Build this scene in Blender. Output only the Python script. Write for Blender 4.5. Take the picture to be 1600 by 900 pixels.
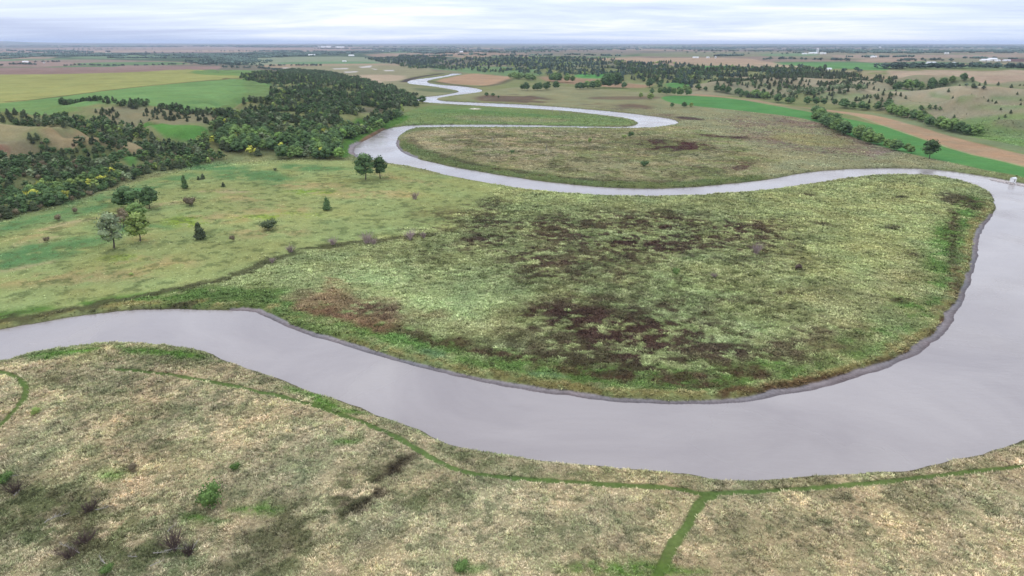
import bpy, math, random
import numpy as np

# ---------------- clearing, camera, sky, sun, exposure
for o in list(bpy.data.objects): bpy.data.objects.remove(o)
SC = bpy.context.scene
COL = SC.collection
CAMH = 100.0
FPX = 1067.0
PITCH = math.atan((450 - 66.3) / FPX)
cam_d = bpy.data.cameras.new('camera'); cam_d.lens = 24.0; cam_d.sensor_width = 36.0
cam_d.clip_start = 1.0; cam_d.clip_end = 300000.0
cam = bpy.data.objects.new('camera', cam_d); COL.objects.link(cam)
cam.location = (0, 0, CAMH); cam.rotation_euler = (math.pi / 2 - PITCH, 0, 0)
SC.camera = cam

SUN_EL, SUN_AZ = math.radians(48), math.radians(-35)      # azimuth clockwise from +Y
w = bpy.data.worlds.new('World'); SC.world = w; w.use_nodes = True
nt = w.node_tree; nt.nodes.clear(); N = nt.nodes.new; L = nt.links.new
wout = N('ShaderNodeOutputWorld')
sky = N('ShaderNodeTexSky'); sky.sky_type = 'NISHITA'; sky.sun_disc = False
sky.sun_elevation = SUN_EL; sky.sun_rotation = SUN_AZ; sky.air_density = 1.0; sky.dust_density = 1.0
bg1 = N('ShaderNodeBackground'); L(sky.outputs[0], bg1.inputs[0]); bg1.inputs[1].default_value = 0.10
tc = N('ShaderNodeTexCoord'); sep = N('ShaderNodeSeparateXYZ'); L(tc.outputs['Generated'], sep.inputs[0])
def mth(op, a, b=None, c=None, clamp=False):
    n = N('ShaderNodeMath'); n.operation = op; n.use_clamp = clamp
    for i, v in enumerate((a, b, c)):
        if v is None: continue
        if isinstance(v, (int, float)): n.inputs[i].default_value = v
        else: L(v, n.inputs[i])
    return n.outputs[0]
zz = mth('MAXIMUM', sep.outputs[2], 0.0)
zd = mth('ADD', zz, 0.055)
cx = mth('DIVIDE', sep.outputs[0], zd); cy = mth('DIVIDE', sep.outputs[1], zd)
cmb = N('ShaderNodeCombineXYZ'); L(cx, cmb.inputs[0]); L(cy, cmb.inputs[1])
mp = N('ShaderNodeMapping'); L(cmb.outputs[0], mp.inputs[0]); mp.inputs['Scale'].default_value = (0.16, 0.24, 1); mp.inputs['Rotation'].default_value = (0, 0, 0.30)
n1 = N('ShaderNodeTexNoise'); L(mp.outputs[0], n1.inputs[0]); n1.inputs['Scale'].default_value = 1.0; n1.inputs['Detail'].default_value = 6; n1.inputs['Roughness'].default_value = 0.6; n1.inputs['Distortion'].default_value = 0.3
mp2 = N('ShaderNodeMapping'); L(cmb.outputs[0], mp2.inputs[0]); mp2.inputs['Scale'].default_value = (0.07, 0.10, 1); mp2.inputs['Location'].default_value = (3.1, 1.7, 0)
n2 = N('ShaderNodeTexNoise'); L(mp2.outputs[0], n2.inputs[0]); n2.inputs['Scale'].default_value = 1.0; n2.inputs['Detail'].default_value = 4
dens = mth('ADD', mth('MULTIPLY', n1.outputs[0], 0.55), mth('MULTIPLY', n2.outputs[0], 0.45))
ramp = N('ShaderNodeValToRGB'); L(dens, ramp.inputs[0])
e = ramp.color_ramp.elements
e[0].position = 0.41; e[0].color = (0.42, 0.51, 0.74, 1)
e[1].position = 0.59; e[1].color = (0.98, 1.00, 1.06, 1)
m_ = ramp.color_ramp.elements.new(0.50); m_.color = (0.64, 0.74, 0.94, 1)
# a cloud deck is brighter overhead than near the horizon
lift = mth('ADD', 1.0, mth('MULTIPLY', mth('POWER', zz, 0.8), 1.15))
wm = N('ShaderNodeMix'); wm.data_type = 'RGBA'; wm.blend_type = 'MIX'; L(mth('POWER', zz, 0.5, clamp=True), wm.inputs['Factor'])
wm.inputs['A'].default_value = (1, 1, 1, 1); wm.inputs['B'].default_value = (1.10, 1.0, 0.86, 1)
wx_ = N('ShaderNodeMix'); wx_.data_type = 'RGBA'; wx_.blend_type = 'MULTIPLY'; wx_.inputs['Factor'].default_value = 1.0
L(ramp.outputs[0], wx_.inputs['A']); L(wm.outputs['Result'], wx_.inputs['B'])
bg2 = N('ShaderNodeBackground'); L(wx_.outputs['Result'], bg2.inputs[0]); L(lift, bg2.inputs[1])
mx = N('ShaderNodeMixShader'); mx.inputs[0].default_value = 0.90
L(bg1.outputs[0], mx.inputs[1]); L(bg2.outputs[0], mx.inputs[2]); L(mx.outputs[0], wout.inputs[0])

sd = bpy.data.lights.new('sun', 'SUN'); sd.energy = 1.5; sd.angle = math.radians(12); sd.color = (1.0, 0.94, 0.85)
sun = bpy.data.objects.new('sun', sd); COL.objects.link(sun)
sun.rotation_euler = (math.pi / 2 - SUN_EL, 0, -SUN_AZ + math.pi)
SC.view_settings.view_transform = 'Standard'; SC.view_settings.look = 'None'
SC.view_settings.exposure = 0.27; SC.view_settings.gamma = 1.0; SC.view_settings.use_curve_mapping = False

# ---------------- helpers
rng = np.random.default_rng(7)
def lin(c):
    c = np.asarray(c, float) / 255.0
    return np.where(c <= 0.04045, c / 12.92, ((c + 0.055) / 1.055) ** 2.4)
def tag(o, label=None, cat=None, group=None, kind=None):
    if label: o['label'] = label
    if cat: o['category'] = cat
    if group: o['group'] = group
    if kind: o['kind'] = kind
    return o
def empty(name, loc, rz=0.0):
    o = bpy.data.objects.new(name, None); COL.objects.link(o); o.location = loc; o.rotation_euler = (0, 0, rz)
    o.empty_display_size = 0.5
    return o
def mesh_np(name, V, tri=None, quad=None, col=None, mats=(), matidx=None, smooth=False):
    me = bpy.data.meshes.new(name)
    V = np.asarray(V, np.float32); ntri = 0 if tri is None else len(tri); nq = 0 if quad is None else len(quad)
    me.vertices.add(len(V)); me.vertices.foreach_set('co', V.ravel())
    loops = []
    if ntri: loops.append(np.asarray(tri, np.int32).ravel())
    if nq: loops.append(np.asarray(quad, np.int32).ravel())
    loops = np.concatenate(loops)
    me.loops.add(len(loops)); me.loops.foreach_set('vertex_index', loops)
    me.polygons.add(ntri + nq)
    ls = np.concatenate([np.arange(ntri) * 3, ntri * 3 + np.arange(nq) * 4]).astype(np.int32)
    me.polygons.foreach_set('loop_start', ls)
    if matidx is not None: me.polygons.foreach_set('material_index', np.asarray(matidx, np.int32))
    me.polygons.foreach_set('use_smooth', np.full(ntri + nq, smooth, bool))
    if col is not None:
        a = me.color_attributes.new('Col', 'FLOAT_COLOR', 'POINT')
        c4 = np.ones((len(V), 4), np.float32); c4[:, :3] = col
        a.data.foreach_set('color', c4.ravel())
    for m in mats: me.materials.append(m)
    me.update(); me.validate()
    return me
def link(name, me, parent=None):
    o = bpy.data.objects.new(name, me); COL.objects.link(o)
    if parent is not None: o.parent = parent
    return o

# ---- lattice noise in world metres
def _h(ix, iy, s):
    n = ix.astype(np.uint32) * np.uint32(374761393) + iy.astype(np.uint32) * np.uint32(668265263) + np.uint32((s * 2654435761) & 0xffffffff)
    n = (n ^ (n >> np.uint32(13))) * np.uint32(1274126177)
    n = (n ^ (n >> np.uint32(15))) * np.uint32(2246822519)
    return ((n ^ (n >> np.uint32(16))) & np.uint32(0xffffff)).astype(np.float32) / np.float32(16777216.0)
def vn(x, y, s=0):
    fx = np.floor(x); fy = np.floor(y)
    ix = fx.astype(np.int64); iy = fy.astype(np.int64)
    u = (x - fx).astype(np.float32); v = (y - fy).astype(np.float32)
    u = u * u * (3 - 2 * u); v = v * v * (3 - 2 * v)
    a = _h(ix, iy, s); b = _h(ix + 1, iy, s); c = _h(ix, iy + 1, s); d = _h(ix + 1, iy + 1, s)
    return (a + (b - a) * u) * (1 - v) + (c + (d - c) * u) * v
def fbm(x, y, wl, s=0, oc=4, g=0.5):
    x = x / wl; y = y / wl; r = 0; a = 1.0; t = 0
    for k in range(oc):
        r = r + a * vn(x, y, s * 17 + k); t += a; a *= g
        x, y = (x * 1.6 - y * 1.2) + 13.7, (x * 1.2 + y * 1.6) + 7.3
    return r / t
def sst(a, b, x):
    t = np.clip((x - a) / (b - a), 0, 1); return t * t * (3 - 2 * t)

# ---- pixel (1600x900 photograph) -> world
def ray(u, v):
    u = np.asarray(u, float); v = np.asarray(v, float)
    a = (u - 800) / FPX; b = (450 - v) / FPX
    cp, sp = math.cos(PITCH), math.sin(PITCH)
    return np.stack([a, cp + b * sp, -sp + b * cp], -1)
def flat(pts, z=0.0):
    p = np.array(pts, float); d = ray(p[:, 0], p[:, 1]); t = (z - CAMH) / np.minimum(d[:, 2], -1e-3)
    return d[:, :2] * t[:, None]
def sdf(P, x, y, margin=1e9):
    """signed distance, positive inside"""
    out = np.full(x.shape, -margin, np.float32)
    lo = P.min(0) - min(margin, 1e8); hi = P.max(0) + min(margin, 1e8)
    idx = np.nonzero((x > lo[0]) & (x < hi[0]) & (y > lo[1]) & (y < hi[1]))[0]
    if len(idx) == 0: return out
    X = x[idx].astype(np.float32); Y = y[idx].astype(np.float32)
    d2 = np.full(X.shape, 1e18, np.float32); ins = np.zeros(X.shape, bool)
    for i in range(len(P)):
        ax, ay = P[i]; bx, by = P[(i + 1) % len(P)]
        ex, ey = bx - ax, by - ay; L2 = ex * ex + ey * ey + 1e-9
        px = X - np.float32(ax); py = Y - np.float32(ay)
        t = np.clip((px * np.float32(ex) + py * np.float32(ey)) / np.float32(L2), 0, 1)
        qx = px - t * np.float32(ex); qy = py - t * np.float32(ey)
        np.minimum(d2, qx * qx + qy * qy, out=d2)
        if ay != by:
            c = ((ay > Y) != (by > Y)) & (px < ex * py / (by - ay))
            ins ^= c
    d = np.sqrt(d2); out[idx] = np.clip(np.where(ins, d, -d), -margin, None)
    return out
def sdf_tiled(P, x, y, margin, cell=160.0):
    out = np.full(x.shape, -margin, np.float32)
    lo = P.min(0) - margin; hi = P.max(0) + margin
    idx = np.nonzero((x > lo[0]) & (x < hi[0]) & (y > lo[1]) & (y < hi[1]))[0]
    if len(idx) < 20000: return sdf(P, x, y, margin)
    key = np.floor((x[idx] - lo[0]) / cell).astype(np.int64) * 100000 + np.floor((y[idx] - lo[1]) / cell).astype(np.int64)
    od = np.argsort(key, kind='stable'); idx = idx[od]; key = key[od]
    st = np.concatenate([[0], np.nonzero(np.diff(key))[0] + 1, [len(key)]])
    A = P; B = np.roll(P, -1, 0); mnx = np.minimum(A[:, 0], B[:, 0]); mxx = np.maximum(A[:, 0], B[:, 0]); mny = np.minimum(A[:, 1], B[:, 1]); mxy = np.maximum(A[:, 1], B[:, 1])
    for a0, a1 in zip(st[:-1], st[1:]):
        ii = idx[a0:a1]; X = x[ii].astype(np.float32); Y = y[ii].astype(np.float32)
        x0, x1, y0, y1 = X.min(), X.max(), Y.min(), Y.max()
        nr_ = (mnx < x1 + margin) & (mxx > x0 - margin) & (mny < y1 + margin) & (mxy > y0 - margin)
        cr_ = (mny <= y1) & (mxy >= y0) & (mxx >= x0)
        d2 = np.full(X.shape, margin * margin, np.float32); ins = np.zeros(X.shape, bool)
        for i in np.nonzero(nr_ | cr_)[0]:
            ax, ay = A[i]; bx, by = B[i]; ex, ey = bx - ax, by - ay
            px = X - np.float32(ax); py = Y - np.float32(ay)
            if nr_[i]:
                t = np.clip((px * np.float32(ex) + py * np.float32(ey)) / np.float32(ex * ex + ey * ey + 1e-9), 0, 1)
                np.minimum(d2, (px - t * np.float32(ex)) ** 2 + (py - t * np.float32(ey)) ** 2, out=d2)
            if cr_[i] and ay != by: ins ^= ((ay > Y) != (by > Y)) & (px < ex * py / (by - ay))
        d = np.sqrt(d2); out[ii] = np.where(ins, d, -d)
    return out
def pld(P, x, y, margin=100.0):
    """distance to a polyline"""
    out = np.full(x.shape, margin, np.float32)
    lo = P.min(0) - margin; hi = P.max(0) + margin
    idx = np.nonzero((x > lo[0]) & (x < hi[0]) & (y > lo[1]) & (y < hi[1]))[0]
    if len(idx) == 0: return out
    X = x[idx].astype(np.float32); Y = y[idx].astype(np.float32); d2 = np.full(X.shape, margin ** 2, np.float32)
    for i in range(len(P) - 1):
        ax, ay = P[i]; ex, ey = P[i + 1] - P[i]; L2 = ex * ex + ey * ey + 1e-9
        px = X - np.float32(ax); py = Y - np.float32(ay)
        t = np.clip((px * np.float32(ex) + py * np.float32(ey)) / np.float32(L2), 0, 1)
        np.minimum(d2, (px - t * np.float32(ex)) ** 2 + (py - t * np.float32(ey)) ** 2, out=d2)
    out[idx] = np.sqrt(d2); return out
def smooth_poly(P, it=2, closed=True):
    P = np.asarray(P, float)
    for _ in range(it):
        if closed:
            Q = np.roll(P, -1, 0); P = np.stack([P * .75 + Q * .25, P * .25 + Q * .75], 1).reshape(-1, 2)
        else:
            A, B = P[:-1], P[1:]; M = np.stack([A * .75 + B * .25, A * .25 + B * .75], 1).reshape(-1, 2)
            P = np.vstack([P[:1], M, P[-1:]])
    return P

# ---------------- terrain heights
WZ = -1.3
near_up = [(-900, 640), (-300, 560), (0, 516), (67, 503), (133, 493), (200, 486), (283, 483), (397, 487), (407, 492), (443, 510), (483, 525), (533, 537), (633, 570), (733, 593), (833, 610), (933, 625), (1066, 632), (1130, 632), (1166, 630), (1209, 620), (1266, 612), (1333, 595), (1383, 577), (1426, 555), (1463, 533), (1479, 513), (1499, 480), (1511, 457), (1518, 427), (1527, 408), (1529, 400), (1525, 391), (1527, 375), (1537, 355), (1550, 340), (1557, 325), (1555, 310), (1545, 297), (1512, 285), (1475, 277), (1425, 273), (1375, 274), (1325, 279), (1275, 286), (1200, 297), (1125, 304), (1025, 308), (950, 307), (875, 302), (800, 294), (725, 280), (650, 262), (607, 256), (575, 248), (558, 243), (552, 236), (560, 225), (585, 212), (605, 200), (645, 195.5), (720, 194.5), (800, 194.8), (900, 197), (975, 198.5), (992, 196), (1000, 192), (987, 187), (950, 181), (875, 173), (800, 168.5), (700, 163), (665, 160.5), (650, 156.5), (652, 152.5), (675, 150.5), (700, 147.5), (722, 142.5), (700, 139), (675, 135), (640, 131.5), (635, 127.5), (647, 124), (675, 121), (700, 117.5), (705, 114.5)]
near_dn = [(-900, 780), (-300, 630), (0, 566), (50, 552), (100, 543), (167, 537), (217, 536), (283, 542), (320, 550), (367, 567), (433, 590), (500, 613), (533, 624), (583, 643), (640, 665), (683, 687), (733, 702), (800, 715), (866, 723), (966, 728), (1066, 738), (1116, 748), (1166, 749), (1233, 745), (1299, 741), (1366, 738), (1416, 733), (1466, 723), (1533, 710), (1566, 700), (1600, 692), (1680, 660), (1800, 600), (1900, 500), (1900, 420), (1820, 360), (1700, 312), (1600, 287), (1575, 282), (1537, 275), (1475, 266), (1425, 263), (1375, 263), (1300, 265), (1250, 271), (1200, 281), (1150, 287), (1075, 293.5), (1025, 295.5), (950, 294), (875, 287), (800, 276.5), (712, 262), (662, 251), (630, 240), (619, 230), (618, 221), (625, 211), (640, 201.5), (665, 199), (800, 199), (900, 200), (975, 201), (1012, 200.5), (1040, 197.5), (1058, 194), (1061, 191), (1050, 186), (1025, 182), (975, 176), (900, 169), (850, 165.5), (800, 162.5), (700, 158.5), (682, 156), (685, 152.7), (712, 149), (742, 145.5), (755, 142.5), (750, 139), (725, 135), (687, 132.5), (665, 129), (670, 125), (700, 119.5), (722, 116), (722, 115)]
RIV = smooth_poly(flat(near_up + near_dn[::-1], WZ), 1)
def river(x, y):      # distance outside the water (metres), negative in the water
    wob = (fbm(x, y, 9.0, 31, 3) - 0.5) * 2.2 + (fbm(x, y, 45.0, 32, 2) - 0.5) * 2.5
    return -sdf_tiled(RIV, x, y, 150.0) + wob
PENIN = flat([(-900, 500), (-300, 500), (0, 480), (300, 440), (560, 380), (900, 340), (1250, 310), (1500, 300), (1640, 330), (1640, 520), (1500, 600), (1250, 660), (1000, 660), (700, 640), (500, 560), (300, 520), (0, 540), (-900, 700)])
MUD = [(flat(q, WZ), wd) for q, wd in [
    ([(400, 487), (443, 507), (483, 522), (533, 537)], 2.5), ([(533, 537), (633, 570), (733, 593), (833, 610), (933, 625), (1066, 632), (1166, 628)], 2.5),
    ([(1166, 628), (1266, 612), (1383, 577), (1463, 533), (1499, 480), (1518, 427), (1527, 400)], 2.7), ([(1527, 400), (1527, 375), (1550, 340)], 3.2),
    ([(560, 225), (552, 236), (575, 248)], 6.0), ([(618, 221), (619, 230), (640, 245)], 3.5)]]
def mudw(x, y):
    m = np.full(x.shape, 0.9, np.float32)
    for P, wd in MUD:
        d = pld(P, x, y, 30.0); m = np.maximum(m, wd * (1 - sst(6, 16, d)) * (0.5 + 1.0 * fbm(x, y, 16, 5, 3)))
    return m
UPL = smooth_poly(flat([(-2500, 900), (-900, 560), (-300, 400), (0, 338), (120, 306), (230, 268), (340, 252), (430, 247), (540, 246), (553, 226), (600, 204), (640, 180), (650, 166), (632, 150), (590, 138), (540, 128), (470, 119.5), (430, 114.5), (380, 113.5), (200, 114.5), (0, 115), (-900, 120), (-2500, 150)]), 2)
UPR = smooth_poly(flat([(3200, 460), (2000, 275), (1700, 236), (1600, 226), (1530, 214), (1450, 203), (1390, 184), (1310, 170), (1200, 160), (1060, 146), (960, 133), (860, 127), (760, 118), (690, 108), (640, 100), (560, 93), (640, 86), (900, 78), (1300, 76), (2400, 78), (3600, 110)]), 2)
RIDGES = [(flat(q, 18), a, wd) for q, a, wd in [
    ([(-160, 222), (-30, 212), (60, 212), (120, 216), (175, 222), (215, 236)], 9, 22),
    ([(-160, 196), (0, 188), (90, 196), (120, 203)], 8, 22),
    ([(140, 172), (250, 173), (345, 182)], 7, 24), ([(95, 178), (150, 182), (178, 188)], 6, 18),
    ([(350, 178), (420, 160), (520, 150)], 6, 30), ([(430, 205), (520, 180), (600, 166)], 5, 26)]]
RRIDGE = [(flat(q, 14), a, wd) for q, a, wd in [
    ([(1400, 143), (1500, 152), (1600, 158), (1750, 166)], 16, 34), ([(1380, 156), (1460, 168), (1600, 178), (1750, 190)], 15, 28),
    ([(1460, 190), (1530, 188), (1600, 186), (1700, 196)], 13, 24), ([(1350, 136), (1420, 133), (1500, 137)], 13, 42),
    ([(1040, 150), (1120, 143), (1200, 147)], 11, 40), ([(1260, 145), (1330, 147), (1380, 156)], 12, 34), ([(1120, 133), (1250, 131), (1330, 130)], 13, 48), ([(1500, 172), (1560, 170), (1640, 172), (1750, 180)], 11, 22), ([(1440, 133), (1520, 139), (1620, 144), (1760, 150)], 11, 36)]]
def hill_rg(X, Y):
    a = 0.75; U = X * math.cos(a) - Y * math.sin(a); W = X * math.sin(a) + Y * math.cos(a)
    wx = (fbm(X, Y, 160, 8, 3) - .5) * 60; wy = (fbm(X, Y, 160, 9, 3) - .5) * 60
    return fbm(U * 0.28 + wx, W + wy, 85, 21, 3)
def base_height(x, y):
    r = np.hypot(x, y)
    z = (fbm(x, y, 900, 3, 3) - 0.45) * 2.0 * sst(900, 3000, r)
    wx = (fbm(x, y, 160, 8, 3) - .5) * 110; wy = (fbm(x, y, 160, 9, 3) - .5) * 110
    # left bluffs
    d = sdf(UPL, x, y, 900.0)
    m = np.nonzero(d > -120)[0]
    if len(m):
        X, Y, D = x[m], y[m], d[m]
        Dw = D + (fbm(X, Y, 90, 11, 3) - .5) * 60 * sst(0, 60, D)
        up = 22 * (0.62 * sst(-8, 95, Dw) + 0.38 * sst(60, 330, Dw))
        rg = 1 - np.abs(2 * fbm(X + wx[m] * .4, Y + wy[m] * .4, 120, 12, 3) - 1)
        up = up - 15 * sst(0.72, 0.97, rg) * sst(10, 70, D) * (1 - sst(220, 360, D))
        up = up + (fbm(X, Y, 55, 13, 3) - .5) * 7 * sst(5, 60, D) * (1 - sst(230, 380, D))
        for P, a, wd in RIDGES:
            up = up + a * np.exp(-(pld(P, X, Y, 120.0) / wd) ** 2) * sst(-5, 40, D)
        up = up + (fbm(X, Y, 260, 14, 2) - .5) * 4.0 * sst(200, 400, D)
        z[m] = z[m] * (1 - sst(-20, 60, D)) + up
    # right hills
    d = sdf(UPR, x, y, 1500.0)
    m = np.nonzero(d > -200)[0]
    if len(m):
        X, Y, D = x[m], y[m], d[m]
        far = 1 - 0.75 * sst(6000, 12000, r[m])
        up = 26 * (0.45 * sst(-10, 200, D) + 0.55 * sst(100, 900, D))
        rg = hill_rg(X, Y)
        nearhill = sst(0, 120, D) * (1 - sst(700, 1400, D))
        up = up + (rg - .5) * 30 * nearhill + (fbm(X, Y, 420, 22, 3) - .5) * 12 * sst(50, 300, D) * (1 - .75 * sst(600, 1200, D)) * (1 - sst(1500, 3500, D))
        for P, a, wd in RRIDGE:
            up = up + a * np.exp(-(pld(P, X, Y, 250.0) / wd) ** 2) * sst(-5, 60, D)
        z[m] = z[m] * (1 - sst(-20, 100, D)) + up * far
    # far rolling horizon
    z = z + sst(9000, 30000, r) * (fbm(x, y, 7000, 41, 3)) * 45 + sst(-0.80, -1.1, x / np.maximum(y, 1) ) * 0
    ang = np.arctan2(x, y)
    z = z + 110 * sst(20000, 42000, r) * np.exp(-((ang + 0.640) / 0.05) ** 2) + 55 * sst(20000, 42000, r) * sst(-0.30, -0.62, ang)
    return z
def height(x, y, micro=False):
    x = np.asarray(x, float); y = np.asarray(y, float)
    z = base_height(x, y)
    r = np.hypot(x, y)
    m = np.nonzero((r < 3200) & (y > -200))[0]
    if len(m):
        X, Y = x[m], y[m]
        s = river(X, Y); mw = mudw(X, Y)
        bank = np.where(s < 0, WZ + s * 0.30, np.where(s < mw, WZ + s * 0.05, WZ + mw * 0.05 + (s - mw) * 0.75))
        bank = np.maximum(bank, WZ - 3.0)
        zz_ = z[m]
        flatn = zz_ + (fbm(X, Y, 30, 51, 2) - .5) * 0.5
        z[m] = np.where(bank < flatn, bank, flatn)
        if micro:
            D = r[m]; k = (1 - sst(350, 900, D)) * sst(1.0, 4.0, s - mw) * (1 - 0.9 * pathmask(X, Y))
            z[m] += ((fbm(X, Y, 2.2, 52, 3) - .5) * 0.5 + (fbm(X, Y, 8, 53, 2) - .5) * 0.5) * k - 0.10 * pathmask(X, Y)
    return z
PATHS = [flat(q, 0) for q in [
    [(175, 577), (230, 580), (320, 594), (400, 610), (480, 630), (540, 650), (600, 672), (650, 700), (690, 725), (740, 742), (820, 750), (950, 757), (1060, 762), (1090, 772), (1120, 770), (1200, 768), (1280, 762), (1360, 754), (1440, 746), (1520, 737), (1600, 728), (1750, 700)],
    [(1115, 772), (1092, 785), (1078, 815), (1055, 845), (1035, 880), (1020, 930)], [(-20, 575), (25, 588), (40, 602), (42, 617), (25, 640), (0, 665), (-40, 700)]]]
PATHS = [smooth_poly(p, 2, False) for p in PATHS]
PW = [0.95, 1.35, 1.0]
def pathmask(x, y):
    m = np.zeros(x.shape, np.float32); wob = (fbm(x, y, 3, 61, 2) - .5) * 0.9
    for P, wd in zip(PATHS, PW): m = np.maximum(m, 1 - sst(wd * .7, wd * 1.25, pld(P, x, y, 8.0) + wob))
    return m
def G(pts):
    """world xy where each photo pixel meets the terrain"""
    p = np.array(pts, float).reshape(-1, 2); d = ray(p[:, 0], p[:, 1]); d = d / np.linalg.norm(d, axis=1)[:, None]
    T = np.exp(np.linspace(math.log(100), math.log(60000), 420))
    hit = np.full(len(p), 60000.0)
    for i in range(len(p)):
        if d[i, 2] > -1e-4: continue
        X = d[i, 0] * T; Y = d[i, 1] * T; Z = CAMH + d[i, 2] * T
        b = Z < base_height(X, Y)
        if b.any():
            k = int(np.argmax(b)); t0 = T[max(k - 1, 0)]; t1 = T[k]
            tt = np.linspace(t0, t1, 24); bb = (CAMH + d[i, 2] * tt) < base_height(d[i, 0] * tt, d[i, 1] * tt)
            hit[i] = tt[int(np.argmax(bb))] if bb.any() else t1
        else: hit[i] = 60000.0
    return d[:, :2] * hit[:, None]
def E(cx, cy, rx, ry, n=14, rot=0):
    t = np.linspace(0, 2 * math.pi, n, endpoint=False); a = np.cos(t) * rx; b = np.sin(t) * ry
    c, s = math.cos(rot), math.sin(rot)
    return [(cx + u * c - v * s, cy + u * s + v * c) for u, v in zip(a, b)]

# ---------------- land cover (colours of crops, grass, weeds, mud, with some painted shade and highlights)
LAY = []
def P(px, col, soft=3, op=1.0, ws=0, wb=0, brk=None, sm=1):
    w_ = G(px)
    if sm: w_ = smooth_poly(w_, sm)
    LAY.append(('poly', w_, lin(col), soft, op, ws, wb, brk))
def LN(px, col, width, soft=1.5, op=1.0, ws=0, brk=None):
    LAY.append(('line', smooth_poly(G(px), 1, False), lin(col), soft, op, ws, width, brk))
# -- far country
TAN, GRN, PUR, DGR = (186, 162, 142), (120, 158, 108), (140, 118, 118), (92, 110, 88)
P([(-200, 77), (0, 76), (180, 73), (400, 71), (600, 73), (560, 82), (300, 80), (100, 84), (-200, 85)], (168, 150, 138), 40)
P([(100, 79.5), (420, 78), (420, 81.5), (200, 81), (100, 83)], (184, 164, 146), 30)
P([(-300, 84), (330, 83), (560, 79), (620, 86), (460, 96), (370, 104), (340, 98), (60, 90), (-300, 90)], DGR, 30)
P([(-300, 88.5), (90, 88), (80, 92), (20, 92), (-300, 93)], (170, 152, 132), 20)
P([(95, 89), (190, 86), (260, 87), (260, 92), (140, 92)], (128, 150, 116), 20)
P([(-300, 95), (20, 95), (120, 97), (120, 103), (40, 105), (-300, 103)], (166, 144, 132), 20)
P([(120, 98), (260, 96), (290, 98), (300, 101), (170, 102), (115, 101)], (118, 146, 102), 20)
P([(-300, 104), (50, 104), (110, 106), (60, 110), (-300, 112)], (112, 132, 98), 10)
P([(355, 92), (440, 89), (560, 88), (620, 94), (600, 102), (480, 104), (380, 102)], (150, 160, 132), 30)
P([(430, 97), (560, 95.5), (600, 98), (560, 101), (440, 101)], (120, 152, 112), 20)
P([(400, 100.5), (520, 99.5), (620, 99), (640, 103), (520, 106), (440, 108), (400, 106)], (176, 158, 132), 15)
P([(440, 105), (500, 104), (505, 106), (440, 107.5)], (206, 196, 186), 6)
# -- valley floor, middle distance
P([(430, 106), (520, 102), (640, 102), (690, 110), (640, 122), (625, 130), (700, 150), (650, 160), (600, 140), (520, 122)], (158, 154, 122), 20, 1, 0, 20)
P([(520, 118), (600, 116), (640, 119), (625, 126), (600, 128), (560, 124)], (190, 172, 146), 15, 1, 0, 10)
P([(540, 124), (590, 123), (600, 131), (560, 130)], (200, 180, 156), 10, .8, 0, 8)
for q in ([(445, 108.3), (470, 107.6), (475, 109), (446, 109.6)], [(520, 107), (545, 106), (543, 108), (522, 108.4)], [(537, 112), (560, 111), (556, 113), (540, 113.6)], [(560, 104.5), (581, 102), (580, 105), (565, 106)], [(600, 109.5), (615, 109), (616, 111), (602, 111)], [(592, 135), (604, 134.5), (610, 138), (597, 139)], [(580, 106.5), (590, 108), (586, 109)]):
    P(q, (214, 208, 204), 4, .95, 0, 3, None, 0)
P([(637, 133), (700, 139), (720, 143), (700, 147), (650, 151), (620, 148), (600, 140), (610, 130)], (150, 152, 116), 12, 1, 0, 10)
P([(640, 137), (690, 138), (715, 142), (705, 145.5), (665, 143)], (112, 124, 92), 12, .8, 0, 8)
LN([(632, 128), (640, 123), (668, 118), (690, 115)], (92, 84, 80), 10, 10)
P([(722, 117), (760, 112.5), (795, 117), (797, 125), (770, 134), (735, 133), (690, 130), (675, 126)], (186, 156, 126), 8, 1, 0, 6)
LN([(672, 126.5), (700, 131), (740, 136), (775, 133), (798, 124)], (108, 104, 84), 9, 12, .8)
P([(690, 153), (760, 143), (800, 136), (900, 135), (960, 142), (1050, 146), (1150, 152), (1250, 166), (1280, 180), (1300, 210), (1440, 240), (1560, 262), (1500, 264), (1420, 261), (1300, 263), (1150, 284), (1062, 293), (1040, 240), (1066, 195), (1060, 187), (1000, 177), (900, 167), (800, 161)], (152, 151, 114), 12, 1, 0, 10)
P([(740, 149), (800, 146), (840, 150), (900, 160), (912, 166), (870, 164), (800, 160), (740, 157)], (112, 92, 82), 14, .85, 0, 12, (60, .35, .6))
P([(890, 160), (980, 160), (1040, 172), (1070, 190), (1060, 184), (1000, 175), (930, 169)], (118, 96, 86), 14, .8, 0, 12, (60, .3, .6))
P([(1060, 181), (1100, 184), (1105, 188), (1066, 187)], (86, 66, 64), 5, .9, 0, 10)
P(E(980, 153, 60, 3), (120, 100, 88), 8, .7, 0, 12)
P([(1200, 176), (1280, 180), (1320, 200), (1290, 205), (1220, 195)], (140, 112, 106), 14, .6, 0, 14, (40, .4, .6))
P([(1120, 178), (1300, 190), (1330, 214), (1420, 240), (1370, 252), (1240, 238), (1130, 210)], (128, 106, 98), 22, .75, 0, 16, (-22, .42, .56))
P([(1190, 205), (1300, 212), (1330, 230), (1260, 232)], (150, 148, 98), 12, .7, 0, 12)
P([(1350, 236), (1400, 238), (1420, 250), (1360, 252)], (148, 124, 118), 10, .6, 0, 10, (20, .4, .6))
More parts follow.
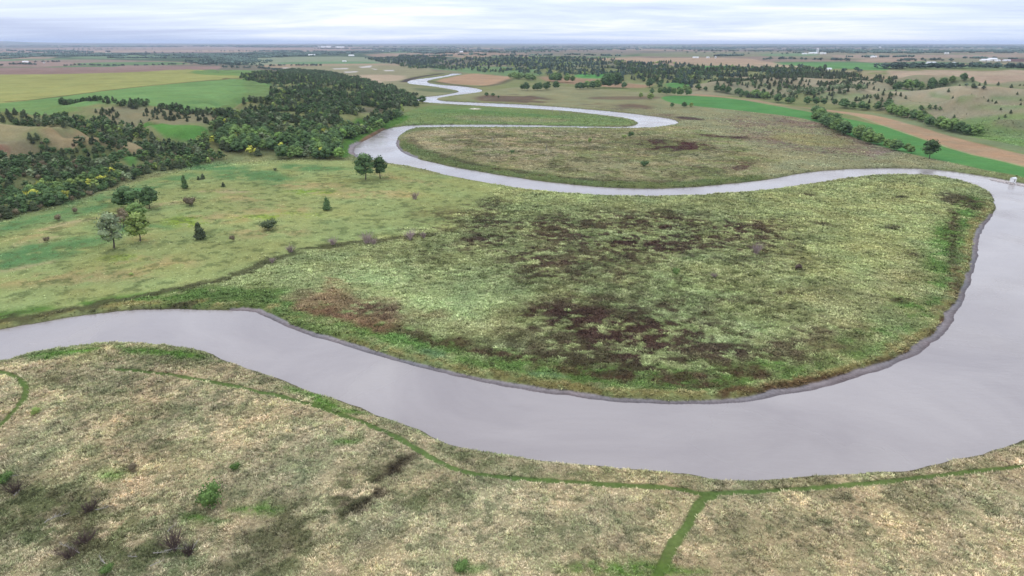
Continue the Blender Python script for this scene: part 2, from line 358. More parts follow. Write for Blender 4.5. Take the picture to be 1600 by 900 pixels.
# second tongue of land
TONGUE = [(628, 212), (645, 203), (800, 201), (1000, 202), (1066, 196), (1100, 205), (1200, 240), (1200, 278), (1100, 291), (1000, 293), (900, 287), (800, 274), (700, 257), (640, 238), (622, 226)]
P(TONGUE, (158, 152, 114), 6, 1, 0, 4)
P([(640, 207), (760, 204), (900, 205), (960, 212), (900, 240), (820, 255), (720, 245), (655, 225)], (172, 160, 126), 14, .9, 2, 12)
for q in (E(730, 222, 34, 4), E(790, 212, 30, 2.5), E(720, 235, 26, 3), E(880, 222, 50, 3), E(905, 232, 40, 3), E(700, 216, 20, 3), E(650, 230, 14, 5), E(860, 245, 50, 2.5), E(950, 246, 60, 3)):
    P(q, (104, 100, 74), 6, .75, 2, 9, (9, .35, .6))
P([(1000, 215), (1060, 218), (1115, 226), (1120, 234), (1070, 240), (1020, 234), (1000, 226)], (84, 60, 56), 9, 1, 3, 14, (-9, .08, .34))
P([(1085, 256), (1150, 250), (1180, 256), (1170, 266), (1110, 272), (1080, 266)], (98, 72, 66), 7, .9, 3, 12, (12, .3, .55))
P([(1075, 208), (1130, 212), (1180, 214), (1180, 218), (1110, 217)], (84, 60, 58), 8, .95, 3, 14, (-9, .26, .44))
P([(1070, 205), (1180, 222), (1210, 250), (1180, 275), (1100, 285), (1040, 270), (1120, 246), (1130, 232)], (138, 142, 92), 14, .7, 3, 12, (14, .35, .6))
P([(640, 204), (1000, 203), (1080, 200), (1190, 225), (1200, 275), (1080, 288), (900, 280), (700, 250)], (134, 142, 92), 12, .7, 3, 14, (14, .45, .6))
P([(660, 206), (1000, 204), (1180, 225), (1190, 272), (1000, 286), (760, 262)], (96, 94, 68), 12, .7, 3, 14, (-8, .49, .6))
P([(622, 226), (640, 240), (700, 259), (800, 276), (900, 289), (1000, 295), (1100, 292), (1200, 280), (1200, 270), (1090, 282), (1000, 285), (900, 278), (800, 264), (710, 248), (655, 230), (630, 214)], (102, 118, 72), 6, .9, 3, 5)
LN([(640, 215), (660, 233), (720, 252), (800, 267), (900, 279), (1000, 284), (1100, 281)], (92, 84, 66), 3, 4, .7, 3, (8, .35, .55))
# green tongue between two reaches
P([(655, 165), (700, 164), (800, 169), (900, 177), (960, 183), (993, 190), (990, 196), (900, 196), (800, 194), (645, 195), (600, 198), (620, 185)], (126, 146, 92), 5, 1, 0, 5)
P([(700, 180), (800, 182), (900, 188), (860, 192), (720, 190)], (148, 148, 108), 10, .8, 0, 10)
P([(660, 170), (760, 172), (880, 181), (900, 186), (760, 178), (665, 176)], (108, 140, 84), 8, .8, 0, 8)
P(E(742, 170, 9, 1.2), (214, 206, 190), 3, .9, 0, 2)
# -- left meadow
P([(-900, 560), (-300, 450), (0, 345), (120, 318), (230, 278), (340, 258), (430, 250), (545, 250), (600, 256), (700, 275), (800, 293), (930, 306), (1000, 308), (880, 330), (700, 360), (540, 382), (420, 410), (330, 440), (200, 468), (0, 505), (-900, 640)], (162, 172, 112), 6, 1, 2, 4)
GREENS = [E(60, 400, 110, 14, rot=-.25), E(30, 345, 80, 10, rot=-.35), E(150, 318, 90, 8, rot=-.3), E(250, 288, 60, 8, rot=-.25), E(430, 285, 28, 9), E(380, 275, 60, 9), E(200, 360, 60, 8), E(480, 262, 50, 5), E(30, 395, 60, 8, rot=-.2), E(330, 262, 50, 6)]
for q in GREENS: P(q, (104, 144, 92), 12, .95, 3, 14, (14, .25, .52))
for q in (E(330, 340, 60, 9), E(240, 410, 70, 10), E(110, 440, 110, 12, rot=-.1), E(420, 330, 50, 9), E(380, 312, 40, 5), E(480, 290, 60, 6), E(620, 275, 50, 5, rot=.25), E(220, 380, 40, 5), E(560, 300, 70, 8), E(430, 365, 60, 9), E(60, 365, 60, 6, rot=-.3)):
    P(q, (182, 168, 118), 10, .9, 3, 14, (10, .34, .56))
for q in (E(285, 348, 34, 10), E(430, 338, 70, 5), E(180, 405, 30, 4), E(270, 345, 20, 8), E(490, 300, 40, 5), E(90, 300, 30, 4)):
    P(q, (146, 172, 66), 8, .85, 2, 8, (5, .38, .56))
for q in (E(100, 350, 60, 3, rot=-.2), E(250, 320, 40, 2.5, rot=-.1), E(60, 376, 50, 2, rot=-.15), E(30, 420, 60, 3, rot=-.2), E(350, 300, 40, 3)):
    P(q, (188, 174, 132), 4, .8, 2, 6, (6, .3, .5))
P([(-300, 480), (0, 350), (230, 282), (545, 252), (780, 292), (700, 355), (420, 405), (200, 470), (0, 505), (-300, 560)], (110, 122, 78), 8, .7, 3, 6, (5, .54, .68))
for q in (E(675, 551, 26, 5), E(855, 584, 36, 4), E(650, 545, 12, 3)): P(q, (98, 128, 102), 2, .0, 1, 2)
# -- peninsula
P([(0, 508), (200, 470), (330, 442), (420, 410), (540, 384), (700, 362), (860, 335), (930, 308), (1025, 309), (1200, 298), (1325, 280), (1425, 274), (1512, 286), (1555, 310), (1550, 340), (1527, 375), (1518, 427), (1480, 510), (1426, 553), (1333, 593), (1209, 619), (1066, 628), (933, 621), (733, 590), (533, 535), (397, 486), (200, 486), (0, 515)], (150, 160, 106), 5, 1, 2, 3)
P([(560, 390), (640, 370), (700, 365), (760, 300), (830, 300), (900, 310), (1000, 312), (1160, 305), (1230, 330), (1250, 380), (1200, 470), (1100, 500), (800, 470), (640, 430)], (134, 142, 94), 12, .7, 5, 16, (10, .3, .6))
P([(1180, 305), (1330, 284), (1450, 282), (1480, 310), (1480, 400), (1440, 470), (1300, 500), (1180, 450), (1150, 360)], (160, 166, 108), 14, .9, 4, 14)
LAY.append(('bank', None, lin((92, 128, 60)), 5, .9, 0, (6, 22), (7, .2, .55)))
LAY.append(('bank', None, lin((146, 132, 84)), 2, .8, 0, (2.5, 7.0), (4, .25, .5)))
P([(1300, 420), (1460, 400), (1470, 460), (1400, 520), (1250, 560), (1150, 540), (1200, 470)], (152, 148, 106), 14, .6, 4, 14, (10, .3, .6))
P([(420, 425), (560, 405), (720, 420), (830, 440), (800, 480), (700, 500), (640, 470), (540, 450), (440, 460)], (152, 166, 112), 10, .9, 4, 10)
P([(640, 490), (800, 500), (900, 520), (880, 532), (720, 520), (640, 510)], (150, 148, 104), 8, .6, 3, 8)
P([(780, 460), (840, 425), (1000, 440), (1130, 430), (1250, 470), (1200, 540), (1000, 520), (830, 480)], (140, 156, 98), 10, .6, 4, 10, (12, .3, .6))
P([(560, 400), (700, 350), (780, 300), (860, 335), (1000, 325), (1200, 310), (1280, 360), (1260, 480), (1300, 540), (1200, 600), (900, 600), (700, 550), (820, 500), (780, 450), (640, 430)], (92, 100, 62), 16, .75, 4, 20, (3.4, .50, .62))  # dark olive specks: shade in the gaps between tussocks, painted into the colour
P([(450, 430), (700, 400), (900, 320), (1160, 320), (1250, 380), (1280, 480), (1260, 570), (1000, 590), (700, 560), (480, 480)], (178, 186, 132), 16, .45, 4, 20, (4.2, .54, .68))  # pale specks: highlights on the tussocks, painted into the colour
DK = (76, 60, 52)
for q, o_ in ((E(860, 403, 62, 13), .95), (E(780, 385, 50, 14), .85), (E(700, 395, 60, 9), .6), (E(930, 378, 60, 12), .85), (E(1075, 350, 95, 15, rot=.05), .85), (E(1000, 372, 60, 12), .8), (E(960, 400, 60, 14), .75),
              (E(1170, 350, 50, 12, rot=.1), .7), (E(690, 345, 60, 16), .55), (E(850, 345, 40, 14), .6), (E(640, 330, 40, 14), .35), (E(990, 340, 60, 10), .5), (E(1160, 400, 50, 5), .7), (E(760, 340, 40, 16), .6), (E(840, 430, 50, 12), .7), (E(940, 425, 60, 8), .6), (E(1090, 385, 60, 8), .5), (E(640, 400, 60, 6), .5)):
    P(q, DK, 14, min(1, o_ * 1.15), 6, 22, (-6, .40, .60))
P([(840, 455), (900, 450), (960, 468), (1060, 488), (1120, 505), (1130, 535), (1090, 562), (1000, 570), (900, 548), (830, 505), (808, 480)], (74, 58, 50), 18, 1, 6, 26, (-6, .35, .55))
P([(700, 530), (760, 528), (900, 545), (1000, 560), (1100, 565), (1200, 560), (1150, 580), (1000, 582), (860, 572), (740, 558)], (72, 58, 48), 12, .95, 5, 14, (-6, .40, .57))
P([(1000, 500), (1150, 500), (1260, 520), (1280, 550), (1150, 560), (1040, 545)], (78, 62, 52), 14, .8, 4, 20, (-6, .44, .56))
for q in (E(1120, 470, 70, 12), E(1200, 445, 40, 8), E(900, 420, 120, 10), E(1000, 440, 60, 6), E(1260, 500, 50, 8), E(1180, 520, 90, 14), E(620, 360, 40, 8), E(740, 320, 40, 8), E(1230, 350, 50, 6), E(1200, 580, 80, 8), E(880, 360, 160, 26), E(1060, 370, 140, 22)):
    P(q, (76, 60, 52), 14, .8, 6, 22, (-5, .47, .59))
LN([(560, 508), (620, 515), (680, 530), (740, 545), (860, 572), (980, 588), (1100, 592), (1200, 580)], (84, 62, 52), 2.5, 2.5, .75, 3, (6, .3, .55))
P([(440, 470), (490, 456), (530, 444), (570, 454), (615, 466), (640, 486), (622, 506), (570, 512), (500, 496)], (136, 110, 86), 8, .85, 4, 9, (-5, .24, .44))
P([(520, 430), (560, 432), (560, 445), (515, 446)], (150, 112, 84), 4, .6, 3, 6, (7, .35, .6))
P([(575, 470), (620, 472), (634, 486), (610, 500), (560, 492)], (98, 76, 64), 5, .7, 3, 6, (-4, .34, .56))
P([(448, 474), (500, 478), (560, 492), (548, 502), (490, 492)], (118, 90, 70), 3, .8, 2, 3)
P(E(675, 490, 30, 7), (128, 110, 80), 4, .6, 2, 5, (5, .3, .55))
P([(250, 468), (330, 450), (420, 440), (450, 470), (500, 500), (560, 530), (500, 525), (400, 484), (250, 482)], (98, 124, 68), 6, .85, 3, 6, (8, .2, .5))
P([(330, 455), (420, 445), (470, 460), (430, 474), (350, 470)], (82, 96, 58), 5, .6, 3, 6, (6, .35, .6))
P([(1470, 300), (1500, 302), (1535, 312), (1530, 335), (1500, 325), (1475, 318)], (80, 64, 56), 5, .8, 4, 8, (7, .25, .5))
P([(1474, 322), (1492, 330), (1498, 370), (1506, 420), (1500, 470), (1480, 505), (1472, 495), (1490, 455), (1492, 410), (1482, 360)], (84, 66, 56), 3, .85, 2, 3, (6, .2, .45))
LN([(1500, 470), (1470, 520), (1420, 550), (1330, 582), (1240, 602), (1120, 612)], (96, 72, 54), 1.6, 1.6, .8, 1.5, (5, .2, .45))
for q in (E(1432, 398, 12, 3), E(1400, 468, 16, 4), E(1395, 357, 14, 3), E(1290, 515, 20, 5), E(1290, 352, 22, 2.5, rot=.15), E(1410, 348, 10, 1.5), E(1405, 307, 12, 2), E(1265, 305, 16, 2, rot=.1)):
    P(q, (84, 74, 56), 2.5, .85, 2, 3, (4, .2, .45))
for q in (E(675, 553, 28, 6, rot=.2), E(860, 586, 34, 3.5, rot=.1)): P(q, (108, 136, 100), 2, .6, 1, 2, (3, .3, .5))
# ditch with brush along the meadow edge
LN([(0, 501), (100, 484), (180, 472), (240, 460), (330, 441), (380, 425), (420, 409), (455, 394), (520, 383), (580, 377), (640, 369), (680, 366)], (84, 84, 60), 3.0, 2.5, .85, 2.5, (6, .15, .4))
LN([(0, 513), (100, 495), (200, 482), (300, 476)], (92, 84, 64), 1.6, 1.5, .8, 1.5)
# -- left uplands
P([(-900, 210), (0, 163), (30, 160), (160, 143), (300, 128), (395, 121), (430, 116), (400, 112), (-900, 112)], (168, 170, 108), 8, 1, 0, 6)
P([(-900, 120), (0, 116.5), (150, 115), (280, 110), (350, 106), (340, 102.5), (0, 106), (-900, 108)], (160, 136, 126), 10, 1, 0, 4)
P([(-900, 225), (-200, 172), (0, 163), (150, 143), (300, 128), (380, 122), (425, 122), (420, 140), (385, 150), (420, 160), (345, 170), (250, 168), (120, 163), (0, 172), (-900, 240)], (126, 160, 100), 6, 1, 0, 4)
P([(-300, 180), (0, 164), (60, 164), (140, 172), (80, 178), (0, 180), (-300, 190)], (128, 158, 98), 6, 1, 0, 4)
P([(280, 112), (400, 108), (432, 113), (425, 122), (380, 120), (330, 118)], (120, 152, 92), 8, .9, 0, 5)
LN([(10, 159), (60, 155), (150, 143), (230, 134), (300, 128), (350, 124), (395, 122)], (104, 92, 66), 3.0, 2.5, .9)
P([(-300, 260), (0, 252), (60, 240), (30, 215), (110, 205), (90, 195), (0, 188), (-300, 195)], (160, 152, 116), 8, 1, 2, 6)
P([(0, 222), (50, 226), (60, 240), (20, 250), (-100, 252), (-100, 224)], (150, 140, 112), 6, .8, 2, 5)
P([(-40, 228), (12, 229), (10, 243), (-40, 246)], (160, 122, 104), 4, .8, 2, 4)
P([(70, 200), (170, 212), (240, 235), (230, 245), (150, 230), (60, 214)], (164, 150, 116), 6, 1, 2, 5)
P([(140, 168), (250, 170), (350, 178), (350, 195), (250, 195), (150, 186)], (150, 144, 112), 6, 1, 2, 5)
P([(215, 198), (270, 196), (325, 200), (328, 212), (305, 222), (285, 220), (250, 212)], (104, 152, 78), 3, 1, 0, 2)
P([(190, 240), (215, 243), (215, 262), (195, 258)], (104, 144, 80), 3, 1, 0, 2)
P([(380, 125), (430, 135), (420, 165), (345, 175), (345, 165), (385, 152)], (122, 146, 92), 6, .9, 0, 4)
P([(540, 188), (600, 184), (640, 178), (640, 188), (600, 202), (560, 222), (545, 246), (525, 246), (540, 215)], (96, 134, 66), 4, 1, 0, 3)
P([(556, 172), (610, 168), (600, 178), (560, 182)], (132, 128, 104), 4, .9, 0, 3)
LN([(552, 238), (556, 226), (580, 210), (600, 200)], (142, 112, 96), 2.2, 2, .9)
# -- right hills and fields
P([(1050, 148), (1200, 150), (1330, 160), (1500, 200), (1700, 240), (1900, 260), (1900, 120), (1600, 118), (1500, 123), (1400, 122), (1300, 118), (1180, 122), (1080, 132)], (158, 152, 124), 10, 1, 0, 8)
P([(1100, 118), (1300, 110), (1400, 112), (1520, 122), (1400, 125), (1250, 122)], (164, 146, 116), 10, .8, 0, 8, (60, .3, .6))
P([(1500, 128), (1700, 126), (1700, 132), (1500, 132)], (138, 154, 110), 8, .8, 0, 6)
for q in (E(1560, 152, 60, 3), E(1480, 150, 30, 3, rot=.2), E(1580, 168, 60, 3), E(1420, 170, 30, 5), E(1530, 192, 40, 5), E(1580, 200, 40, 6), E(1340, 168, 20, 3), E(1545, 205, 60, 7), E(1180, 145, 12, 2)):
    P(q, (130, 150, 98), 10, .75, 0, 10)
P([(1440, 190), (1560, 178), (1640, 178), (1640, 240), (1560, 224), (1470, 206)], (126, 152, 96), 8, .8, 0, 6)
P([(1540, 196), (1600, 187), (1700, 186), (1700, 200), (1600, 205)], (152, 142, 114), 8, .8, 0, 6)
P([(1495, 209), (1580, 214), (1700, 232), (1700, 262), (1560, 232)], (124, 156, 92), 8, .8, 0, 6)
P([(1030, 151), (1060, 149), (1140, 152), (1250, 172), (1400, 200), (1490, 222), (1600, 252), (1800, 300), (1800, 340), (1640, 292), (1600, 276), (1540, 265), (1460, 248), (1400, 236), (1330, 214), (1300, 196), (1240, 182), (1150, 172), (1080, 165), (1045, 160)], (100, 152, 88), 4, 1, 0, 2)
P([(1055, 147), (1160, 153), (1280, 172), (1340, 181), (1400, 203), (1440, 216), (1500, 237), (1600, 259), (1750, 296), (1750, 268), (1600, 242), (1500, 218), (1430, 195), (1380, 182), (1300, 172), (1200, 162), (1120, 148)], (184, 156, 126), 4, 1, 0, 3)
P([(1330, 172), (1420, 182), (1500, 210), (1600, 230), (1750, 260), (1750, 268), (1600, 240), (1500, 217), (1400, 188)], (138, 150, 112), 4, .9, 0, 4)
LN([(1340, 182), (1400, 203), (1440, 216), (1500, 237), (1600, 259), (1750, 296)], (168, 170, 128), 1.4, 1.4, .9)
P([(650, 105), (800, 104), (850, 112), (850, 121), (760, 117), (700, 110)], (120, 150, 104), 15, .9, 0, 10)
P([(895, 117), (930, 114), (960, 117), (960, 124), (905, 124)], (104, 162, 92), 8, 1, 0, 5)
P([(1035, 131), (1060, 128), (1082, 128), (1075, 138), (1045, 138)], (104, 152, 88), 8, 1, 0, 5)
P([(850, 119), (900, 122), (1000, 128), (1030, 135), (940, 136), (860, 128), (840, 122)], (172, 142, 116), 10, .9, 0, 6)
P([(880, 91), (950, 90), (1170, 90), (1200, 97), (1320, 106), (1210, 106), (1080, 104), (960, 98), (890, 95)], (186, 164, 140), 10, 1, 0, 4)
P([(1070, 102.5), (1170, 105), (1160, 110), (1080, 110)], (108, 158, 94), 10, 1, 0, 4)
P([(1210, 98), (1340, 98), (1400, 100), (1380, 110), (1280, 106), (1220, 101)], (112, 156, 100), 10, 1, 0, 4)
P([(1400, 109.5), (1600, 110), (2000, 112), (2000, 126), (1600, 124), (1500, 125), (1440, 120), (1380, 114)], (186, 164, 142), 10, 1, 0, 4)
P([(1340, 92), (1440, 90), (1440, 97), (1340, 98)], (178, 156, 138), 15, .9)
P([(1490, 99), (1650, 99), (1650, 104), (1500, 103)], (188, 170, 132), 12, .9)
P([(1560, 91), (1900, 90), (1900, 99), (1570, 98)], (120, 94, 94), 20, .9)
P([(1300, 85), (1450, 86), (1600, 84), (1900, 84), (1900, 89), (1500, 90), (1300, 92)], (172, 154, 138), 20, .9)
P([(1000, 82), (1200, 80), (1270, 84), (1180, 89), (1000, 89)], (142, 146, 118), 25, .8)
P([(1180, 84), (1270, 83), (1290, 87), (1200, 88)], (122, 156, 116), 15, .8)
P([(700, 76), (1000, 79), (1000, 86), (900, 88), (700, 84)], (152, 140, 128), 30, .7)
P([(560, 84), (700, 81), (820, 84), (870, 88), (700, 90), (600, 90)], (176, 152, 134), 25, .8)
# -- foreground bank
FG = [(-900, 700), (0, 568), (100, 545), (217, 538), (320, 552), (433, 592), (533, 626), (683, 689), (800, 717), (966, 730), (1116, 750), (1299, 743), (1466, 725), (1600, 694), (1800, 620), (2600, 1100), (800, 1400), (-1200, 1400)]
FGP_ = np.vstack([G([(-1200, 740), (-400, 640), (-100, 584)] + FG[1:15] + [(2200, 640)]), [(240, 30), (-240, 30)]])
LAY.append(('poly', FGP_, lin((188, 172, 136)), 1.5, 1, .5, 0, None))
LAY.append(('poly', FGP_, lin((146, 148, 108)), 1.5, .5, .5, 0, (7, .42, .68)))
LAY.append(('poly', FGP_, lin((104, 110, 78)), 1.5, .6, .5, 0, (2.6, .54, .68)))
for q in (E(140, 610, 160, 16, rot=-.05), E(220, 640, 80, 18), E(60, 700, 120, 20), E(300, 700, 60, 12), E(1180, 800, 60, 25), E(1120, 860, 90, 20), E(840, 830, 60, 20), E(640, 800, 60, 22), E(420, 880, 120, 18), E(1500, 800, 80, 14), E(1400, 860, 60, 14), E(700, 860, 80, 18), E(960, 800, 50, 12)):
    P(q, (132, 134, 96), 6, .75, 3, 8, (5, .35, .6))
for q in (E(900, 740, 130, 8), E(1330, 750, 160, 6, rot=-.08), E(740, 720, 90, 10, rot=.2), E(250, 560, 150, 10), E(1130, 755, 60, 8)):
    P(q, (124, 130, 88), 3, .75, 2, 4, (4, .3, .55))
for q in ([(-60, 735), (60, 740), (180, 770), (250, 800), (310, 850), (290, 893), (-60, 893)], E(90, 800, 110, 50), E(250, 860, 90, 35)):
    P(q, (112, 120, 80), 5, .75, 3, 6, (4, .32, .58))
for q in (E(110, 800, 50, 12), E(30, 750, 40, 8), E(270, 845, 34, 14), E(130, 850, 60, 10), E(70, 770, 60, 8), E(140, 830, 30, 14), E(20, 812, 40, 8), E(190, 800, 30, 8)):
    P(q, (84, 78, 60), 3, .75, 2, 4, (3, .36, .6))
P([(628, 712), (596, 722), (562, 742), (532, 768), (506, 800), (498, 822), (522, 820), (552, 796), (584, 768), (606, 742)], (62, 54, 44), 2.4, .95, 2.5, 4, (-2, .30, .50))
P([(590, 720), (540, 740), (500, 775), (440, 830), (380, 893), (440, 893), (490, 845), (520, 800), (560, 760)], (92, 98, 64), 3, .8, 2, 4, (-3, .38, .54))
P([(600, 770), (560, 810), (500, 860), (480, 893), (530, 893), (590, 840), (650, 780), (690, 750)], (102, 108, 72), 3, .75, 2, 4, (-3, .42, .56))
P([(400, 800), (470, 770), (480, 800), (440, 850), (360, 893), (330, 893)], (92, 94, 62), 4, .75, 2, 4, (4, .25, .55))
P([(560, 820), (640, 770), (690, 745), (700, 765), (640, 820), (560, 880), (520, 893)], (106, 112, 74), 4, .7, 2, 4, (4, .3, .55))
P([(460, 893), (560, 830), (600, 790), (615, 800), (580, 850), (520, 893)], (178, 166, 136), 3, .6, 2, 3)
for q in (E(292, 606, 16, 6), E(200, 660, 14, 4), E(90, 600, 30, 5), E(150, 640, 20, 4), E(255, 690, 16, 5), E(205, 735, 14, 4), E(380, 640, 30, 4), E(560, 585 + 60, 14, 3), E(420, 700, 20, 4)):
    P(q, (96, 96, 66), 2, .7, 2, 3, (3, .25, .5))
for q in ([(180, 540), (283, 546), (330, 558), (300, 562), (200, 552)], [(430, 594), (500, 618), (583, 647), (560, 650), (470, 624)], [(40, 556), (150, 541), (160, 549), (50, 566)], E(980, 890, 120, 10), E(725, 888, 20, 6), E(180, 740, 30, 4), E(400, 795, 40, 6), E(315, 815, 30, 5), E(540, 690, 24, 5)):
    P(q, (100, 142, 58), 2.2, 1, 1.2, 1.5, (3, .12, .40))
LAY.append(('path', None, lin((92, 118, 60)), 0, .9, 0, 0, None))

def cover(x, y):
    x = np.asarray(x, float); y = np.asarray(y, float); r = np.hypot(x, y)
    n = len(x); C = np.empty((n, 3), np.float32)
    # default: valley grass near, a patchwork of section fields far away
    a = fbm(x, y, 60, 71, 3)[:, None]
    C[:] = lin((148, 148, 106)) * (1 - a) + lin((128, 140, 92)) * a
    f = sst(2200, 3000, r)
    u = (x * .96 + y * .28) / 820 + (fbm(x, y, 3000, 72, 2) - .5) * .3; v = (-x * .28 + y * .96) / 1250
    hh = _h(np.floor(u).astype(np.int64), np.floor(v).astype(np.int64), 77)
    pal = np.array([lin(c) for c in ((158, 142, 128), (126, 146, 112), (142, 126, 124), (118, 124, 106), (178, 156, 136), (112, 138, 100), (130, 128, 116), (150, 146, 122))])
    fc = pal[(hh * 7.99).astype(int)]
    dry = sst(.52, .66, fbm(x, y, 1100, 73, 3))[:, None] * .55
    fc = fc * (1 - dry) + lin((100, 112, 92)) * dry
    C = C * (1 - f[:, None]) + fc * f[:, None]
    ns1 = fbm(x, y, 7, 81, 3) - .5; ns2 = fbm(x, y, 7, 82, 3) - .5
    nb1 = fbm(x, y, 70, 83, 3) - .5; nb2 = fbm(x, y, 70, 84, 3) - .5
    brc = {}
    s = np.full(n, 150.0, np.float32); mk = np.nonzero((r < 3200) & (y > -200))[0]
    s[mk] = river(x[mk], y[mk]); pn = sdf(PENIN, x, y, 60.0)
    for kind, Q, c, soft, op, ws, wb, brk in LAY:
        if kind == 'near':
            m = (1 - sst(100, 112, r)) * 1.0
        elif kind == 'path': m = pathmask(x, y) * op
        elif kind == 'bank':
            a0, a1 = wb
            m = sst(a0 - soft, a0 + soft, s + ns1 * 4) * (1 - sst(a1 - soft, a1 + soft, s + ns2 * 8)) * op * sst(0, 12, pn) * sst(150, 190, y + 0.02 * x)
        else:
            mg = soft * 3 + (4 * ws + 2 * wb if kind == 'poly' else 4 * ws + wb) + 20
            lo = Q.min(0) - mg; hi = Q.max(0) + mg
            idx = np.nonzero((x > lo[0]) & (x < hi[0]) & (y > lo[1]) & (y < hi[1]))[0]
            if len(idx) == 0: continue
            if kind == 'poly':
                X = x[idx] + ns1[idx] * 4 * ws + nb1[idx] * 2.4 * wb; Y = y[idx] + ns2[idx] * 4 * ws + nb2[idx] * 2.4 * wb
                d = sdf(Q, X, Y, mg + 50)
                mm = sst(-soft, soft, d) * op
            else:
                X = x[idx] + ns1[idx] * 4 * ws; Y = y[idx] + ns2[idx] * 4 * ws
                d = pld(Q, X, Y, mg + 50); mm = (1 - sst(wb - soft * .5, wb + soft, d)) * op
            if brk:
                wl = brk[0]
                b = fbm(x[idx], y[idx], wl, 91 + int(wl), 4, .62) if wl > 0 else (.42 * fbm(x[idx] * .6 + y[idx] * .05, y[idx], -wl * 2.2, 95, 3, .6) + .58 * fbm(x[idx] * .8, y[idx], 3.0, 96, 2, .7))
                mm = mm * sst(brk[1], brk[2], b)
            C[idx] += (c - C[idx]) * mm[:, None]
            continue
        if brk: m = m * sst(brk[1], brk[2], fbm(x, y, brk[0], 91, 3, .6))
        C += (c - C) * m[:, None]
    hm = sst(20, 120, sdf(UPR, x, y, 200.0)) * (1 - sst(2300, 2900, r))
    hi_ = np.nonzero(hm > 0)[0]
    if len(hi_):
        rg = hill_rg(x[hi_], y[hi_]); h_ = hm[hi_]
        isgr = sst(-.02, .03, C[hi_, 0] - C[hi_, 1])          # pasture, not crops
        k1 = (sst(.47, .36, rg) if False else (1 - sst(.36, .47, rg))) * h_ * .75 * isgr; k2 = sst(.53, .66, rg) * h_ * .6 * isgr
        C[hi_] += (lin((132, 148, 104)) - C[hi_]) * k1[:, None]; C[hi_] += (lin((180, 168, 142)) - C[hi_]) * k2[:, None]
    # mud and silt beside the water
    if len(mk):
        mw = mudw(x[mk], y[mk]); t = (1 - sst(-0.15, .35, s[mk] - mw))[:, None] * (mw > 1.2)[:, None]
        wet = sst(0.3, 2.5, s[mk])[:, None]
        mc = lin((124, 117, 120)) * (1 - wet) + lin((156, 150, 153)) * wet
        C[mk] += (mc - C[mk]) * t
        t2 = ((1 - sst(-0.6, .8, s[mk] - mw)) * (mw <= 1.2) * .75)[:, None]
        C[mk] += (lin((92, 84, 72)) - C[mk]) * t2
    return C, s

K = 0.54
def mottle(C, x, y):
    r = np.hypot(x, y)
    v = 1 + (fbm(x, y, 5, 101, 3) - .5) * .3 * (1 - sst(500, 1500, r)) + (fbm(x, y, 40, 102, 3) - .5) * .30 * (1 - sst(4000, 9000, r)) + (fbm(x, y, 240, 103, 2) - .5) * .16
    v = v + (fbm(x * .25 + y * .9, y * .25 - x * .9, 26, 106, 3, .6) - .5) * .22 * sst(700, 1300, r) * (1 - sst(6000, 12000, r))
    w_ = (fbm(x, y, 18, 104, 3) - .5) * .30 * (1 - sst(1000, 2500, r))
    C = C * v[:, None]
    C[:, 0] *= 1 + w_ * .8; C[:, 2] *= 1 - w_ * .3
    return C

# ---------------- materials
def mat(name, col=(.5, .5, .5), rough=.9, attr=False, rnd=0.0, noise=None, bump=None, spec=.2, metal=0.0):
    m = bpy.data.materials.new(name); m.use_nodes = True; t = m.node_tree; b = t.nodes['Principled BSDF']
    b.inputs['Roughness'].default_value = rough; b.inputs['Specular IOR Level'].default_value = spec; b.inputs['Metallic'].default_value = metal
    def mixmul(a, f):
        x_ = t.nodes.new('ShaderNodeMix'); x_.data_type = 'RGBA'; x_.blend_type = 'MULTIPLY'; x_.inputs['Factor'].default_value = 1
        t.links.new(a, x_.inputs['A']); t.links.new(f, x_.inputs['B']); return x_.outputs['Result']
    if attr:
        a = t.nodes.new('ShaderNodeAttribute'); a.attribute_name = 'Col'; cur = a.outputs['Color']
    else:
        a = t.nodes.new('ShaderNodeRGB'); a.outputs[0].default_value = (*col, 1); cur = a.outputs[0]
    tcn = t.nodes.new('ShaderNodeTexCoord')
    if noise:
        for sc, lo, hi in noise:
            nz = t.nodes.new('ShaderNodeTexNoise'); nz.inputs['Scale'].default_value = sc; nz.inputs['Detail'].default_value = 5; nz.inputs['Roughness'].default_value = .65
            t.links.new(tcn.outputs['Object'], nz.inputs['Vector'])
            mr = t.nodes.new('ShaderNodeMapRange'); mr.inputs['From Min'].default_value = .3; mr.inputs['From Max'].default_value = .7
            mr.inputs['To Min'].default_value = lo; mr.inputs['To Max'].default_value = hi
            t.links.new(nz.outputs[0], mr.inputs[0]); cur = mixmul(cur, mr.outputs[0])
    if rnd:
        oi = t.nodes.new('ShaderNodeObjectInfo'); mr = t.nodes.new('ShaderNodeMapRange')
        mr.inputs['To Min'].default_value = 1 - rnd; mr.inputs['To Max'].default_value = 1 + rnd
        t.links.new(oi.outputs['Random'], mr.inputs[0]); cur = mixmul(cur, mr.outputs[0])
    t.links.new(cur, b.inputs['Base Color'])
    if bump:
        nz = t.nodes.new('ShaderNodeTexNoise'); nz.inputs['Scale'].default_value = bump[0]; nz.inputs['Detail'].default_value = 4
        t.links.new(tcn.outputs['Object'], nz.inputs['Vector'])
        bp = t.nodes.new('ShaderNodeBump'); bp.inputs['Strength'].default_value = bump[1]; bp.inputs['Distance'].default_value = bump[2]
        t.links.new(nz.outputs[0], bp.inputs['Height']); t.links.new(bp.outputs[0], b.inputs['Normal'])
    return m
M_ground = mat('land_cover', attr=True, rough=1.0, spec=0.0, noise=[(0.9, .78, 1.22), (0.12, .90, 1.10)], bump=(0.8, .8, .5))
M_leaf = mat('foliage', attr=True, rough=.85, rnd=.22, spec=.1)
M_grass = mat('grass_blades', attr=True, rough=.95, spec=0.0)
